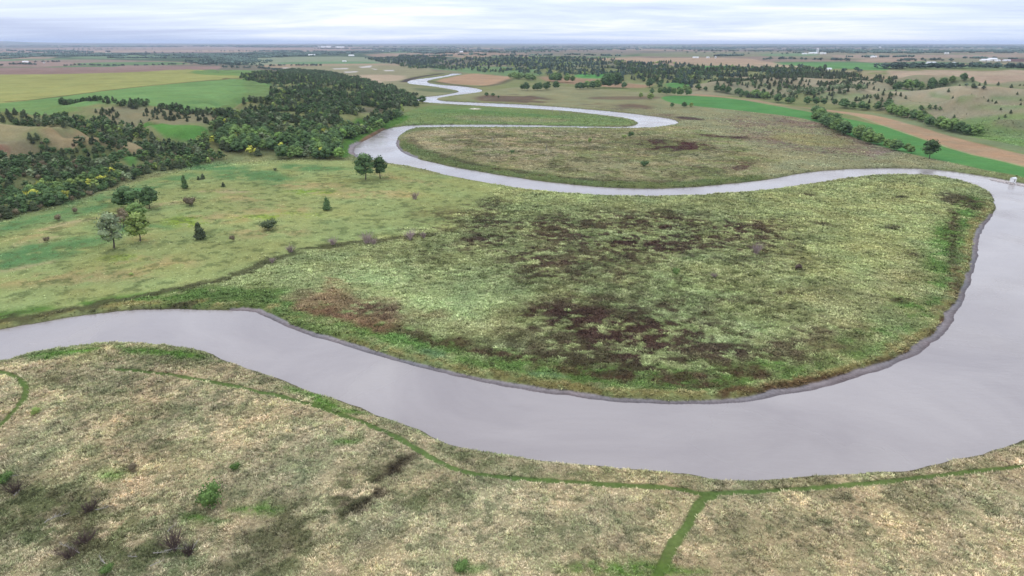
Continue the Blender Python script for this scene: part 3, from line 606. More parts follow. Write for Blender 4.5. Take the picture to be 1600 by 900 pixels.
M_bark = mat('bark', (.10, .085, .07), .95, noise=[(6, .7, 1.3)], spec=.1)
M_dead = mat('bleached_wood', (.30, .28, .26), .9, noise=[(4, .7, 1.2)], spec=.1)
M_white = mat('painted_metal_white', (.80, .80, .80), .5, noise=[(.6, .9, 1.05)])
M_roofw = mat('pale_metal_roof', (.62, .64, .68), .45, noise=[(.4, .9, 1.05)])
M_roofg = mat('grey_shingle_roof', (.20, .19, .19), .8, noise=[(.8, .8, 1.2)])
M_galv = mat('galvanised_steel', (.62, .63, .65), .35, metal=.6, noise=[(.5, .9, 1.05)])
M_door = mat('dark_door', (.10, .09, .09), .6)
M_rock = mat('riprap_stone', (.40, .36, .35), .9, noise=[(1.2, .6, 1.3)], rnd=.1)
# muddy river: silty body colour under a rippled surface
M_water = bpy.data.materials.new('muddy_water'); M_water.use_nodes = True
t = M_water.node_tree; b = t.nodes['Principled BSDF']
b.inputs['Roughness'].default_value = .16; b.inputs['IOR'].default_value = 1.33
tcn = t.nodes.new('ShaderNodeTexCoord')
nz = t.nodes.new('ShaderNodeTexNoise'); nz.inputs['Scale'].default_value = .016; nz.inputs['Detail'].default_value = 7; nz.inputs['Roughness'].default_value = .6; nz.inputs['Distortion'].default_value = 1.2
t.links.new(tcn.outputs['Object'], nz.inputs['Vector'])
cr = t.nodes.new('ShaderNodeValToRGB'); t.links.new(nz.outputs[0], cr.inputs[0])
cr.color_ramp.elements[0].position = .3; cr.color_ramp.elements[0].color = (.212, .192, .194, 1)
cr.color_ramp.elements[1].position = .7; cr.color_ramp.elements[1].color = (.280, .258, .254, 1)
t.links.new(cr.outputs[0], b.inputs['Base Color'])
nr_ = t.nodes.new('ShaderNodeTexNoise'); nr_.inputs['Scale'].default_value = .02; nr_.inputs['Detail'].default_value = 6; nr_.inputs['Distortion'].default_value = .8
t.links.new(tcn.outputs['Object'], nr_.inputs['Vector'])
mrr = t.nodes.new('ShaderNodeMapRange'); mrr.inputs['From Min'].default_value = .35; mrr.inputs['From Max'].default_value = .65; mrr.inputs['To Min'].default_value = .05; mrr.inputs['To Max'].default_value = .32
t.links.new(nr_.outputs[0], mrr.inputs[0]); t.links.new(mrr.outputs[0], b.inputs['Roughness'])
mpn = t.nodes.new('ShaderNodeMapping'); mpn.inputs['Scale'].default_value = (.6, 1.5, 1); mpn.inputs['Rotation'].default_value = (0, 0, .2); t.links.new(tcn.outputs['Object'], mpn.inputs[0])
nw = t.nodes.new('ShaderNodeTexNoise'); nw.inputs['Scale'].default_value = .45; nw.inputs['Detail'].default_value = 4; t.links.new(mpn.outputs[0], nw.inputs['Vector'])
bp = t.nodes.new('ShaderNodeBump'); bp.inputs['Strength'].default_value = .5; bp.inputs['Distance'].default_value = .2
t.links.new(nw.outputs[0], bp.inputs['Height']); t.links.new(bp.outputs[0], b.inputs['Normal'])

# ---------------- the ground: one sheet, finer where it is near
yo = np.concatenate([np.arange(1.9, 12, .25), np.arange(12, 120, .45), np.arange(120, 250, .7), np.arange(250, 880, 1.15)])
dep = PITCH + np.arctan((66.3 + yo - 450) / FPX)
R = CAMH / np.tan(dep); R = np.concatenate([R, [85, 60, 30, 8]])
az = np.radians(np.concatenate([np.arange(-180, -48, 3), np.arange(-48, 48, .078), np.arange(48, 180.1, 3)]))
RR, AA = np.meshgrid(R, az, indexing='ij')
X = (RR * np.sin(AA)).ravel(); Y = (RR * np.cos(AA)).ravel()
Z = height(X, Y, True)
C, S_ = cover(X, Y)
C = mottle(C, X, Y) * K
nr, na = RR.shape
i0 = (np.arange(nr - 1)[:, None] * na + np.arange(na - 1)[None, :]).ravel()
quads = np.stack([i0, i0 + na, i0 + na + 1, i0 + 1], 1)
me = mesh_np('ground', np.stack([X, Y, Z], 1), quad=quads, col=C, mats=[M_ground], smooth=True)
tag(link('ground', me), kind='structure')
del X, Y, Z, C, quads
def gz(x, y):
    return float(height(np.array([x], float), np.array([y], float))[0])
# water
wv = [(-2500, -400, WZ), (2500, -400, WZ), (2500, 3300, WZ), (-2500, 3300, WZ)]
tag(link('water', mesh_np('water', wv, quad=[(0, 1, 2, 3)], mats=[M_water])), kind='structure')
# haze: one closed box of pale air
hz = bpy.data.materials.new('haze_air'); hz.use_nodes = True; t = hz.node_tree; t.nodes.clear()
ho = t.nodes.new('ShaderNodeOutputMaterial'); pv = t.nodes.new('ShaderNodeVolumePrincipled')
pv.inputs['Color'].default_value = (.64, .76, 1.0, 1); pv.inputs['Density'].default_value = 3.3e-5
t.links.new(pv.outputs[0], ho.inputs['Volume'])
HB = 61000.0; z0, z1 = -8.0, 200.0
hv = [(sx * HB, sy * HB, zz1) for zz1 in (z0, z1) for sx, sy in ((-1, -1), (1, -1), (1, 1), (-1, 1))]
hq = [(0, 3, 2, 1), (4, 5, 6, 7), (0, 1, 5, 4), (1, 2, 6, 5), (2, 3, 7, 6), (3, 0, 4, 7)]
tag(link('haze', mesh_np('haze', hv, quad=hq, mats=[hz])), kind='stuff')

# ---------------- plant templates (unit height)
class T:
    def __init__(s): s.V = []; s.t = []; s.q = []; s.c = []; s.n = 0
    def add(s, V, tri=None, quad=None, col=(1, 1, 1)):
        V = np.asarray(V, float); c = np.broadcast_to(np.asarray(col, float), (len(V), 3))
        if tri is not None and len(tri): s.t.append(np.asarray(tri) + s.n)
        if quad is not None and len(quad): s.q.append(np.asarray(quad) + s.n)
        s.V.append(V); s.c.append(c); s.n += len(V); return s
    def arr(s):
        return (np.concatenate(s.V), np.concatenate(s.t) if s.t else np.zeros((0, 3), int), np.concatenate(s.q) if s.q else np.zeros((0, 4), int), np.concatenate(s.c))
def ico(sub=1):
    p = (1 + 5 ** .5) / 2
    V = [(-1, p, 0), (1, p, 0), (-1, -p, 0), (1, -p, 0), (0, -1, p), (0, 1, p), (0, -1, -p), (0, 1, -p), (p, 0, -1), (p, 0, 1), (-p, 0, -1), (-p, 0, 1)]
    F = [(0, 11, 5), (0, 5, 1), (0, 1, 7), (0, 7, 10), (0, 10, 11), (1, 5, 9), (5, 11, 4), (11, 10, 2), (10, 7, 6), (7, 1, 8), (3, 9, 4), (3, 4, 2), (3, 2, 6), (3, 6, 8), (3, 8, 9), (4, 9, 5), (2, 4, 11), (6, 2, 10), (8, 6, 7), (9, 8, 1)]
    V = [np.array(v) / np.linalg.norm(v) for v in V]
    for _ in range(sub):
        c = {}; nf = []
        def mid(a, b):
            k = (min(a, b), max(a, b))
            if k not in c: m = V[a] + V[b]; V.append(m / np.linalg.norm(m)); c[k] = len(V) - 1
            return c[k]
        for a, b, d in F:
            x, y, z = mid(a, b), mid(b, d), mid(d, a); nf += [(a, x, z), (b, y, x), (d, z, y), (x, y, z)]
        F = nf
    return np.array(V), np.array(F)
ICO0, ICO1 = ico(0), ico(1)
def leaves(T_, pts, nrm, size, rg, col):
    n = len(pts); nrm = nrm + rg.normal(0, .55, (n, 3)); nrm /= np.linalg.norm(nrm, axis=1)[:, None]
    a = np.cross(nrm, rg.normal(0, 1, (n, 3))); a /= np.linalg.norm(a, axis=1)[:, None]; b = np.cross(nrm, a)
    s = size * rg.uniform(.6, 1.3, (n, 1)); s2 = s * rg.uniform(.45, .9, (n, 1))
    V = np.stack([pts - a * s - b * s2 * .3, pts + b * s2, pts + a * s * .9, pts - b * s2 * .8], 1).reshape(-1, 3)
    q = np.arange(n * 4).reshape(n, 4)
    T_.add(V, quad=q, col=np.repeat(col, 4, axis=0))
def stick(T_, p0, p1, r0, r1, k=5, col=(1, 1, 1)):
    p0 = np.array(p0, float); p1 = np.array(p1, float); d = p1 - p0; d /= np.linalg.norm(d) + 1e-9
    a = np.cross(d, (0.3, 0.9, 0.2)); a /= np.linalg.norm(a); b = np.cross(d, a)
    t_ = np.linspace(0, 2 * math.pi, k, endpoint=False)
    ring = np.cos(t_)[:, None] * a + np.sin(t_)[:, None] * b
    V = np.vstack([p0 + ring * r0, p1 + ring * r1]); q = [(i, (i + 1) % k, k + (i + 1) % k, k + i) for i in range(k)]
    T_.add(V, quad=q, col=col)
def crown_broad(seed, width=.8, base=.10, nl=13, nleaf=560, lod=1):
    rg = np.random.default_rng(seed); t_ = T(); hz_ = (1 - base) / 2
    for k in range(nl):
        rad = rg.uniform(.13, .21) * (width / .8) ** .5
        u = (k + .5) / nl; zc = base + rad + u * (1 - base - 2 * rad)
        env = math.sin(math.pi * min(1, .12 + .86 * u) ** .9) ** .6      # crown outline by height
        th = k * 2.4 + rg.uniform(-.6, .6); rr = max(0, width * .5 * env - rad * .75) * rg.uniform(.55, 1.0) if k < nl - 1 else 0
        c = np.array([math.cos(th) * rr, math.sin(th) * rr, zc])
        V, F = ICO1 if lod else ICO0
        tone = rg.uniform(.72, 1.28)
        t_.add(c + V * rad * .74 * (1 + rg.uniform(-.2, .2, (len(V), 1))) * np.array([1, 1, .85]), tri=F, col=np.full((len(V), 3), tone * .9))
        n = nleaf // nl; d = rg.normal(0, 1, (n, 3)); d[:, 2] = d[:, 2] + .25; d /= np.linalg.norm(d, axis=1)[:, None]
        p = c + d * rad * rg.uniform(.7, 1.28, (n, 1)) * np.array([1, 1, .88])
        col = tone * rg.uniform(.6, 1.4, (n, 1)) * np.array([[1, 1, 1]]) * (1 + rg.normal(0, .06, (n, 3)))
        leaves(t_, p, d, .036 if lod else .062, rg, col)
    return t_
def trunk_broad(seed, base=.18):
    rg = np.random.default_rng(seed + 50); t_ = T(); p = np.array([0, 0, -.02]); r = .028
    for k in range(4):
        q = p + np.array([rg.uniform(-.02, .02), rg.uniform(-.02, .02), .15]); stick(t_, p, q, r, r * .82, 7); p = q; r *= .82
        if k:
            for j in range(2):
                th = rg.uniform(0, 6.28); stick(t_, p, p + np.array([math.cos(th) * .2, math.sin(th) * .2, .16]), r * .6, r * .15, 5)
    return t_
def crown_cedar(seed, width=.5, nleaf=330, lod=1):
    rg = np.random.default_rng(seed); t_ = T(); V, F = ICO1 if lod else ICO0
    for k in range(6):
        zc = .16 + k * .135; rad = (.5 * width) * (1 - k / 6.6) ** .75 * rg.uniform(.85, 1.12)
        c = np.array([rg.uniform(-.035, .035), rg.uniform(-.035, .035), zc]); tone = rg.uniform(.8, 1.2)
        t_.add(c + V * np.array([rad * .86, rad * .86, .13]) * (1 + rg.uniform(-.2, .2, (len(V), 1))), tri=F, col=np.full((len(V), 3), tone * .85))
        n = int(nleaf / 6 * (1.5 - k / 6)); th = rg.uniform(0, 6.28, n); zz_ = rg.uniform(-.09, .12, n)
        d = np.stack([np.cos(th), np.sin(th), .35 + zz_ * 3], 1); d /= np.linalg.norm(d, axis=1)[:, None]
        rr = rad * (1 - np.clip(zz_, 0, 1) * 2.4) * rg.uniform(.8, 1.2, n)
        p = c + np.stack([np.cos(th) * rr, np.sin(th) * rr, zz_], 1)
        leaves(t_, p, d, .036 if lod else .06, rg, tone * rg.uniform(.7, 1.3, (n, 1)) * np.ones((1, 3)))
    n = 16; zt = rg.uniform(.88, 1.02, n); d = rg.normal(0, 1, (n, 3)); leaves(t_, np.stack([rg.normal(0, .012, n), rg.normal(0, .012, n), zt], 1), d, .026, rg, np.full((n, 3), 1.0))
    return t_
def bare_shrub(seed, n=46, spread=.75):
    rg = np.random.default_rng(seed); t_ = T()
    for k in range(n):
        th = rg.uniform(0, 6.28); a = rg.uniform(.05, spread); d = np.array([math.cos(th) * a, math.sin(th) * a, 1.0]); L_ = rg.uniform(.45, .8)
        p0 = np.array([rg.normal(0, .07), rg.normal(0, .07), -.02]); p1 = p0 + d * L_ * .62; stick(t_, p0, p1, .013, .008, 3)
        for j in range(3):
            dd = d + rg.normal(0, .35, 3); stick(t_, p0 + d * L_ * rg.uniform(.3, .62), p1 + dd * L_ * .38, .007, .003, 3)
    return t_
def dead_tree(seed):
    rg = np.random.default_rng(seed); t_ = T()
    def br(p, d, L_, r, lv):
        q = p + d * L_; stick(t_, p, q, r, r * .6, 5)
        if lv == 0: return
        for k in range(3 if lv > 1 else 2):
            nd = d + rg.normal(0, .55, 3); nd[2] = abs(nd[2]) * .8 + .15; nd /= np.linalg.norm(nd)
            br(p + d * L_ * rg.uniform(.6, 1), nd, L_ * rg.uniform(.5, .8), r * .55, lv - 1)
    br(np.array([0, 0, -.03]), np.array([.05, .02, 1.0]), .42, .026, 3)
    return t_
def bush(seed, nleaf=800, lod=1):
    rg = np.random.default_rng(seed); t_ = T()
    for k in range(7):
        th = rg.uniform(0, 6.28); rr = rg.uniform(.05, .36); rad = rg.uniform(.24, .34)
        c = np.array([math.cos(th) * rr, math.sin(th) * rr, rg.uniform(.28, .70)]); V, F = ICO1 if lod else ICO0; tone = rg.uniform(.8, 1.2)
        t_.add(c + V * rad * .62 * (1 + rg.uniform(-.25, .25, (len(V), 1))), tri=F, col=np.full((len(V), 3), tone * .9))
        n = nleaf // 7; d = rg.normal(0, 1, (n, 3)); d[:, 2] += .3; d /= np.linalg.norm(d, axis=1)[:, None]
        leaves(t_, c + d * rad * rg.uniform(.55, 1.3, (n, 1)), d, .042 if lod else .09, rg, tone * rg.uniform(.55, 1.45, (n, 1)) * np.ones((1, 3)))
    return t_
KF = 1.85
LEAFC = {'green': (80, 98, 56), 'sage': (62, 80, 42), 'dark': (62, 80, 50), 'cedar': (60, 68, 48), 'yellow': (146, 148, 66), 'olive': (104, 118, 66), 'grey': (98, 108, 82), 'bright': (92, 116, 60), 'brown': (88, 80, 64), 'bare': (112, 100, 98), 'russet': (66, 56, 52), 'far': (56, 70, 62)}
LC = {k: lin(v) * KF for k, v in LEAFC.items()}
def blob(seed):
    rg = np.random.default_rng(seed); t_ = T()
    for k in range(7):
        r_ = rg.uniform(.32, .5); c = np.array([(k - 3) * .42 + rg.normal(0, .1), rg.normal(0, .3), r_ * rg.uniform(.7, 1.2)])
        t_.add(c + ICO0[0] * r_ * (1 + rg.uniform(-.25, .25, (12, 1))), tri=ICO0[1], col=np.full((12, 3), rg.uniform(.7, 1.3)))
    return t_
def template(kind, seed, lod=1):
    if kind == 'blob': return blob(seed)
    if kind == 'broad': return crown_broad(seed, .85, .06, lod=lod, nleaf=560 if lod else 100, nl=13 if lod else 7)
    if kind == 'tall': return crown_broad(seed, .60, .14, 13 if lod else 7, 560 if lod else 100, lod)
    if kind == 'cedar': return crown_cedar(seed, lod=lod, nleaf=330 if lod else 60)
    if kind == 'wcedar': return crown_cedar(seed, .85, lod=lod, nleaf=330 if lod else 60)
    if kind == 'bush': return bush(seed, lod=lod, nleaf=840 if lod else 70)
    if kind == 'shrub': return bare_shrub(seed, 46 if lod else 16)
    if kind == 'dead': return dead_tree(seed)
_tc = {}
def crown_mesh(kind, cname, var):
    k = (kind, cname, var)
    if k not in _tc:
        V, t3, q4, c = template(kind, 100 + var * 13 + len(kind)).arr()
        m = M_dead if kind == 'dead' else M_leaf
        _tc[k] = mesh_np('crown_' + kind, V, t3, q4, c * LC.get(cname, np.array([.3, .3, .3])), [m])
    return _tc[k]
def trunk_mesh(var):
    k = ('trunk', var)
    if k not in _tc:
        V, t3, q4, c = trunk_broad(var).arr(); _tc[k] = mesh_np('trunk', V, None, q4, c, [M_bark])
    return _tc[k]
NAME = {'broad': 'broadleaf_tree', 'tall': 'broadleaf_tree', 'cedar': 'cedar_tree', 'wcedar': 'cedar_tree', 'bush': 'bush', 'shrub': 'bare_shrub', 'dead': 'dead_tree'}
CAT = {'broad': 'tree', 'tall': 'tree', 'cedar': 'tree', 'wcedar': 'tree', 'bush': 'bush', 'shrub': 'shrub', 'dead': 'dead tree'}
RG = np.random.default_rng(99)
def plant(kind, cname, x, y, h, wscale=1.0, label=None, group=None, parts=False, z=None):
    var = int(RG.integers(0, 4)); z = gz(x, y) if z is None else z; rz = float(RG.uniform(0, 6.28))
    sc = (h * wscale, h * wscale, h)
    if parts and kind in ('broad', 'tall', 'cedar', 'wcedar', 'bush'):
        e_ = empty(NAME[kind], (x, y, z - .05), rz)
        c_ = link('crown', crown_mesh(kind, cname, var), e_); c_.scale = sc
        t_ = link('trunk', trunk_mesh(var), e_); t_.scale = (h * .9, h * .9, h * (.9 if kind != 'bush' else .6))
        return tag(e_, label, CAT[kind], group)
    o = link(NAME[kind], crown_mesh(kind, cname, var)); o.location = (x, y, z - .05); o.rotation_euler = (0, 0, rz); o.scale = sc
    return tag(o, label, CAT[kind], group)
def pxh(x, y, px):        # metres for a height in photo pixels at a place
    D = math.sqrt(x * x + y * y + CAMH ** 2); fwd = y * math.cos(PITCH) + CAMH * math.sin(PITCH)
    return px * fwd / FPX / (y * math.cos(PITCH) + CAMH * math.sin(PITCH)) * (y * math.cos(PITCH) + CAMH * math.sin(PITCH)) / max(math.hypot(x, y) / D, .6) ** 0.5

# single plants: (kind, colour, x px, base y px, height px, width factor, label)
SOLO = [
 ('tall', 'dark', 571, 281, 38, 1.45, 'taller and fuller of the two green trees beside the river bend'),
 ('tall', 'dark', 594, 278, 31, 1.2, 'smaller right tree of the pair beside the river bend'),
 ('tall', 'grey', 178, 388, 52, 1.15, 'pale grey-green tree with a thin bare lower trunk, leftmost of the meadow clump'),
 ('tall', 'olive', 219, 377, 42, 1.35, 'olive round-topped tree, nearest right of the meadow clump'),
 ('broad', 'dark', 200, 325, 33, 1.5, 'wide dark tree at the back left of the meadow clump'),
 ('broad', 'dark', 234, 326, 33, 1.1, 'dark tree with a leaning stem at the back right of the meadow clump'),
 ('broad', 'brown', 193, 354, 27, .9, 'small brownish half-bare tree inside the meadow clump'),
 ('broad', 'green', 216, 346, 28, 1.35, 'green tree in the middle of the meadow clump'),
 ('cedar', 'dark', 289, 295, 19, 1.0, 'narrow dark cedar alone right of the meadow clump'),
 ('wcedar', 'cedar', 317, 280, 9, 1.0, 'small round cedar below the wood edge, right one of two'),
 ('wcedar', 'cedar', 310, 281, 6, 1.1, 'tiny cedar just left of a small round cedar'),
 ('wcedar', 'cedar', 349, 292, 7, 1.1, 'tiny cedar alone on the yellow meadow grass'),
 ('bush', 'brown', 296, 321, 15, 1.25, 'scraggly half-bare bush on the meadow'),
 ('cedar', 'cedar', 312, 374, 24, 1.35, 'dark cedar with a ragged outline near the yellow-green patch'),
 ('bush', 'cedar', 420, 360, 18, 1.55, 'wide dark bush alone on the meadow'),
 ('cedar', 'dark', 511, 328, 18, 1.35, 'dark little tree alone in the middle of the meadow'),
 ('bush', 'brown', 119, 333, 10, 1.0, 'small brown bush below the left wood, upper one of two'),
 ('bush', 'brown', 92, 345, 12, 1.05, 'small brown bush below the left wood, lower one of two'),
 ('bush', 'brown', 74, 378, 9, 1.0, 'small brown bush at the left on the open meadow'),
 ('bush', 'cedar', 430, 267, 5, 1.1, 'tiny dark bush on the upper meadow'),
 ('bush', 'brown', 364, 377, 9, 1.0, 'low brown bush right of the ragged cedar'),
 ('bush', 'olive', 205, 431, 5, 1.4, 'tiny olive bush low on the meadow'),
 ('shrub', 'bare', 648, 311, 14, 1.0, 'bare grey shrub alone below the river bend'),
 ('shrub', 'bare', 520, 382, 14, 1.3, 'bare grey shrub on the ditch, left of the taller pair'),
 ('shrub', 'bare', 574, 380, 20, 1.0, 'tallest bare grey shrub along the ditch'),
 ('shrub', 'bare', 583, 382, 13, 1.3, 'bare grey shrub just right of the tallest one on the ditch'),
 ('shrub', 'bare', 641, 374, 17, 1.1, 'bare grey shrub at the far right end of the ditch'),
 ('shrub', 'bare', 662, 372, 12, 1.2, 'low bare shrub where the ditch fades into the weeds'),
 ('shrub', 'bare', 454, 394, 13, 1.5, 'dark bare shrub on the ditch near the meadow'),
 ('shrub', 'bare', 425, 410, 9, 1.4, 'low bare shrub at the lower part of the ditch'),
 ('shrub', 'bare', 1182, 396, 19, 1.1, 'pale bare shrub alone on the big river peninsula'),
 ('bush', 'green', 1056, 429, 13, .9, 'small green bush in the middle of the big peninsula'),
 ('shrub', 'bare', 1115, 433, 9, 1.6, 'low grey shrub right of the small green bush'),
 ('bush', 'russet', 1249, 421, 9, 1.2, 'low dark shrub on the right half of the peninsula'),
 ('bush', 'dark', 1008, 260, 11, 1.3, 'round dark green bush on the tongue of land inside the upper bend'),
 ('bush', 'dark', 986, 214, 9, 1.1, 'dark bush near the far edge of the tongue, right of a paler one'),
 ('bush', 'olive', 976, 216, 6, 1.3, 'paler bush near the far edge of the tongue'),
 ('bush', 'olive', 921, 223, 8, 1.0, 'small olive bush in the weeds of the tongue'),
 ('bush', 'dark', 801, 239, 6, 1.3, 'tiny dark bush on the dry tongue of land'),
 ('dead', 'bare', 854, 236, 16, 1.0, 'bare dead tree standing on the dry tongue of land'),
 ('dead', 'bare', 770, 224, 12, 1.0, 'grey dead shrub on the left part of the tongue of land'),
 ('dead', 'bare', 863, 178, 11, .8, 'thin dead tree on the green strip between two reaches, left one'),
 ('dead', 'bare', 875, 180, 12, .8, 'thin dead tree on the green strip between two reaches, middle one'),
 ('dead', 'bare', 880, 179, 10, .8, 'thin dead tree on the green strip between two reaches, right one'),
 ('dead', 'bare', 773, 180, 7, .6, 'dark dead snag on the green strip left of the thin dead trees'),
 ('dead', 'bare', 645, 202, 12, .6, 'thin dead snag at the river bend tip'),
 ('bush', 'sage', 333, 794, 37, .98, 'round green bush alone on the tan foreground grass'),
 ('bush', 'sage', 367, 736, 13, 1.1, 'small green bush beyond the round foreground bush'),
 ('bush', 'olive', 57, 648, 12, 1.2, 'small olive bush beside the short left path'),
 ('bush', 'brown', 205, 737, 12, 1.1, 'small dark weed bush on the tan foreground grass'),
 ('shrub', 'russet', 272, 856, 30, 1.1, 'dark reddish brush pile with bleached branches in the bottom left weeds'),
 ('shrub', 'russet', 295, 866, 18, 1.3, 'small dark brush beside the larger reddish brush pile'),
 ('shrub', 'russet', 132, 850, 22, 1.4, 'dark brush pile low in the bottom left weeds'),
 ('shrub', 'russet', 108, 872, 18, 1.5, 'darkest low brush near the bottom left corner'),
 ('shrub', 'russet', 140, 800, 18, 1.5, 'dark twiggy brush at the upper edge of the bottom left weeds'),
 ('shrub', 'russet', 24, 770, 20, 1.5, 'dark twiggy brush at the left edge of the foreground'),
 ('bush', 'sage', 8, 752, 16, 1.5, 'dark green bush at the left edge of the foreground'),
 ('bush', 'sage', 168, 896, 12, 1.7, 'dark green weed bush at the bottom edge near the left corner'),
 ('bush', 'sage', 722, 893, 14, 1.6, 'low green bush at the bottom edge right of the centre left weeds'),
 ('broad', 'dark', 647, 161, 12, 1.3, 'dark tree at the tip of the wood where the river narrows'),
 ('broad', 'dark', 660, 161, 12, 1.5, 'dark tree standing at the water beyond the tip of the wood'),
 ('tall', 'dark', 1452, 248, 28, 1.35, 'tall single tree right of the tree clumps by the bright green strip'),
 ('broad', 'dark', 1533, 207, 9, 1.2, 'small round tree past the right end of the long hedgerow'),
 ('wcedar', 'cedar', 1521, 137, 7, 1.3, 'dark cedar alone high on the right hills'),
 ('broad', 'dark', 1530, 105, 9, 1.3, 'round tree in front of the long far windbreak'),
 ('broad', 'dark', 1519, 126, 6, 1.3, 'little tree on the edge of the tan far field'),
 ('broad', 'dark', 1050, 168, 8, 1.2, 'round bush-like tree at the tip of the bright green field'),
 ('broad', 'dark', 1069, 168, 9, 1.4, 'wider round tree in the tip of the bright green field'),
 ('broad', 'olive', 1080, 168, 8, 1.1, 'pale small tree right of a round tree in the green field tip'),
 ('broad', 'olive', 1001, 153, 9, 1.2, 'pale round tree left of a wider one by the mid river flat'),
 ('broad', 'olive', 1016, 156, 11, 1.6, 'wide pale tree on the mid river flat'),
 ('broad', 'dark', 975, 138, 10, 1.3, 'round dark tree right of the tall dense clump'),
 ('broad', 'dark', 1015, 137, 15, 1.2, 'large dark tree at the foot of the wooded hills'),
 ('broad', 'dark', 1031, 137, 8, 1.5, 'low dark tree right of the large one at the hill foot'),
 ('broad', 'dark', 760, 150, 6, 1.6, 'left of two dark bushes on the river flat'), ('broad', 'dark', 770, 150, 5, 1.8, 'right of two dark bushes on the river flat'),
 ('broad', 'dark', 779, 153, 4, 1.2, 'smallest dark bush on the river flat below the tan field'),
]
gpts = G([(s[2], s[3]) for s in SOLO])
for s, (x, y) in zip(SOLO, gpts):
    h = s[4] * (y * math.cos(PITCH) + (CAMH) * math.sin(PITCH)) / FPX / max(math.cos(math.atan2(CAMH, math.hypot(x, y))), .6)
    plant(s[0], s[1], float(x), float(y), float(h) * (1.14 if s[4] > 15 else 1.05), s[5] * 1.02, s[6], None, parts=s[4] >= 12)

# rows and clumps of trees one can tell apart: (kind, colours, polyline, spacing m, height m, jitter m, label, group)
def along(pts, sp, jit):
    W_ = G(pts); out = []
    for a, b_ in zip(W_[:-1], W_[1:]):
        n = max(1, int(np.hypot(*(b_ - a)) / sp))
        for k in range(n): out.append(a + (b_ - a) * (k + RG.uniform(.2, .8)) / n + RG.normal(0, jit, 2))
    return out
ROWS = [
 ('broad', ('dark', 'green'), [(1275, 182), (1285, 190), (1297, 198), (1308, 208), (1322, 212)], 11, 11.5, 4, 'dark rounded tree in the first clump beside the bright green strip', 'trees of the first clump by the green strip'),
 ('broad', ('green', 'dark'), [(1338, 212), (1350, 220), (1362, 226), (1378, 228)], 10, 10.5, 4, 'dark rounded tree in the second clump beside the bright green strip', 'trees of the second clump by the green strip'),
 ('broad', ('dark', 'green'), [(1385, 230), (1400, 235), (1415, 238), (1434, 240)], 9, 8, 3, 'low rounded tree in the last clump beside the bright green strip', 'trees of the last clump by the green strip'),
 ('broad', ('dark',), [(1208, 160), (1250, 163), (1311, 163)], 20, 11, 3, 'dark tree in the left stretch of the long hedgerow under the hills', 'trees of the left hedgerow stretch'),
 ('broad', ('dark',), [(1310, 168), (1350, 172), (1388, 172)], 18, 11, 3, 'dark tree in the middle stretch of the long hedgerow under the hills', 'trees of the middle hedgerow stretch'),
 ('broad', ('dark', 'green'), [(1386, 173), (1400, 181), (1430, 187), (1460, 198), (1490, 206), (1526, 213)], 12, 10, 4, 'rounded tree in the long hedgerow running down beside the tan strip', 'trees of the right hedgerow stretch'),
 ('broad', ('green', 'dark', 'dark'), [(1388, 140), (1410, 139), (1440, 140), (1460, 136), (1480, 130), (1504, 127)], 16, 14, 9, 'tree in the diagonal belt across the right hills', 'trees of the diagonal belt on the right hills'),
 ('broad', ('dark', 'green'), [(1156, 150), (1180, 152), (1200, 156)], 16, 11, 3, 'dark tree at the foot of the cedar dotted knoll', 'trees at the foot of the cedar knoll'),
 ('broad', ('dark', 'green'), [(1060, 142), (1085, 142), (1105, 142)], 18, 10, 4, 'dark tree in the hedge at the hill foot left of the knoll', 'trees of the hedge left of the knoll'),
 ('broad', ('dark',), [(1118, 143), (1145, 147), (1168, 150)], 18, 11, 3, 'dark tree in the hedge under the knoll', 'trees of the hedge under the knoll'),
 ('tall', ('dark', 'green'), [(1018, 148), (1040, 148), (1060, 150), (1082, 150)], 14, 13, 5, 'tree in the grove left of the bright green field tip', 'trees of the grove by the green field'),
 ('tall', ('dark',), [(942, 137), (950, 137.5), (958, 137), (966, 137)], 7, 24, 5, 'tall tree in the dense upright clump on the river flat', 'trees of the tall upright clump'),
 ('broad', ('green', 'dark'), [(897, 140), (920, 139), (940, 137)], 16, 14, 6, 'tree in the lower clump left of the tall upright clump', 'trees of the lower clump'),
 ('tall', ('dark',), [(810, 141), (830, 142), (850, 141), (872, 139)], 11, 14, 9, 'dark tree in the ragged clump left on the river flat', 'trees of the ragged clump'),
 ('tall', ('green', 'dark'), [(857, 127), (875, 129), (897, 129)], 12, 18, 6, 'tree in the even row at the foot of the cedar hills', 'trees of the even row'),
 ('broad', ('green',), [(800, 122), (820, 125), (838, 126)], 16, 14, 8, 'green tree in the row behind the tan field', 'trees of the row behind the tan field'),
]
for kind, cols, pl, sp, hh_, jit, lab, grp in ROWS:
    pts = along(pl, sp * .64, jit * .7)
    for x, y in pts:
        plant(kind, cols[int(RG.integers(0, len(cols)))], float(x), float(y), hh_ * 1.3 * float(RG.uniform(.75, 1.2)), 1.3 if kind == 'broad' else 1.3, lab, grp, parts=False)

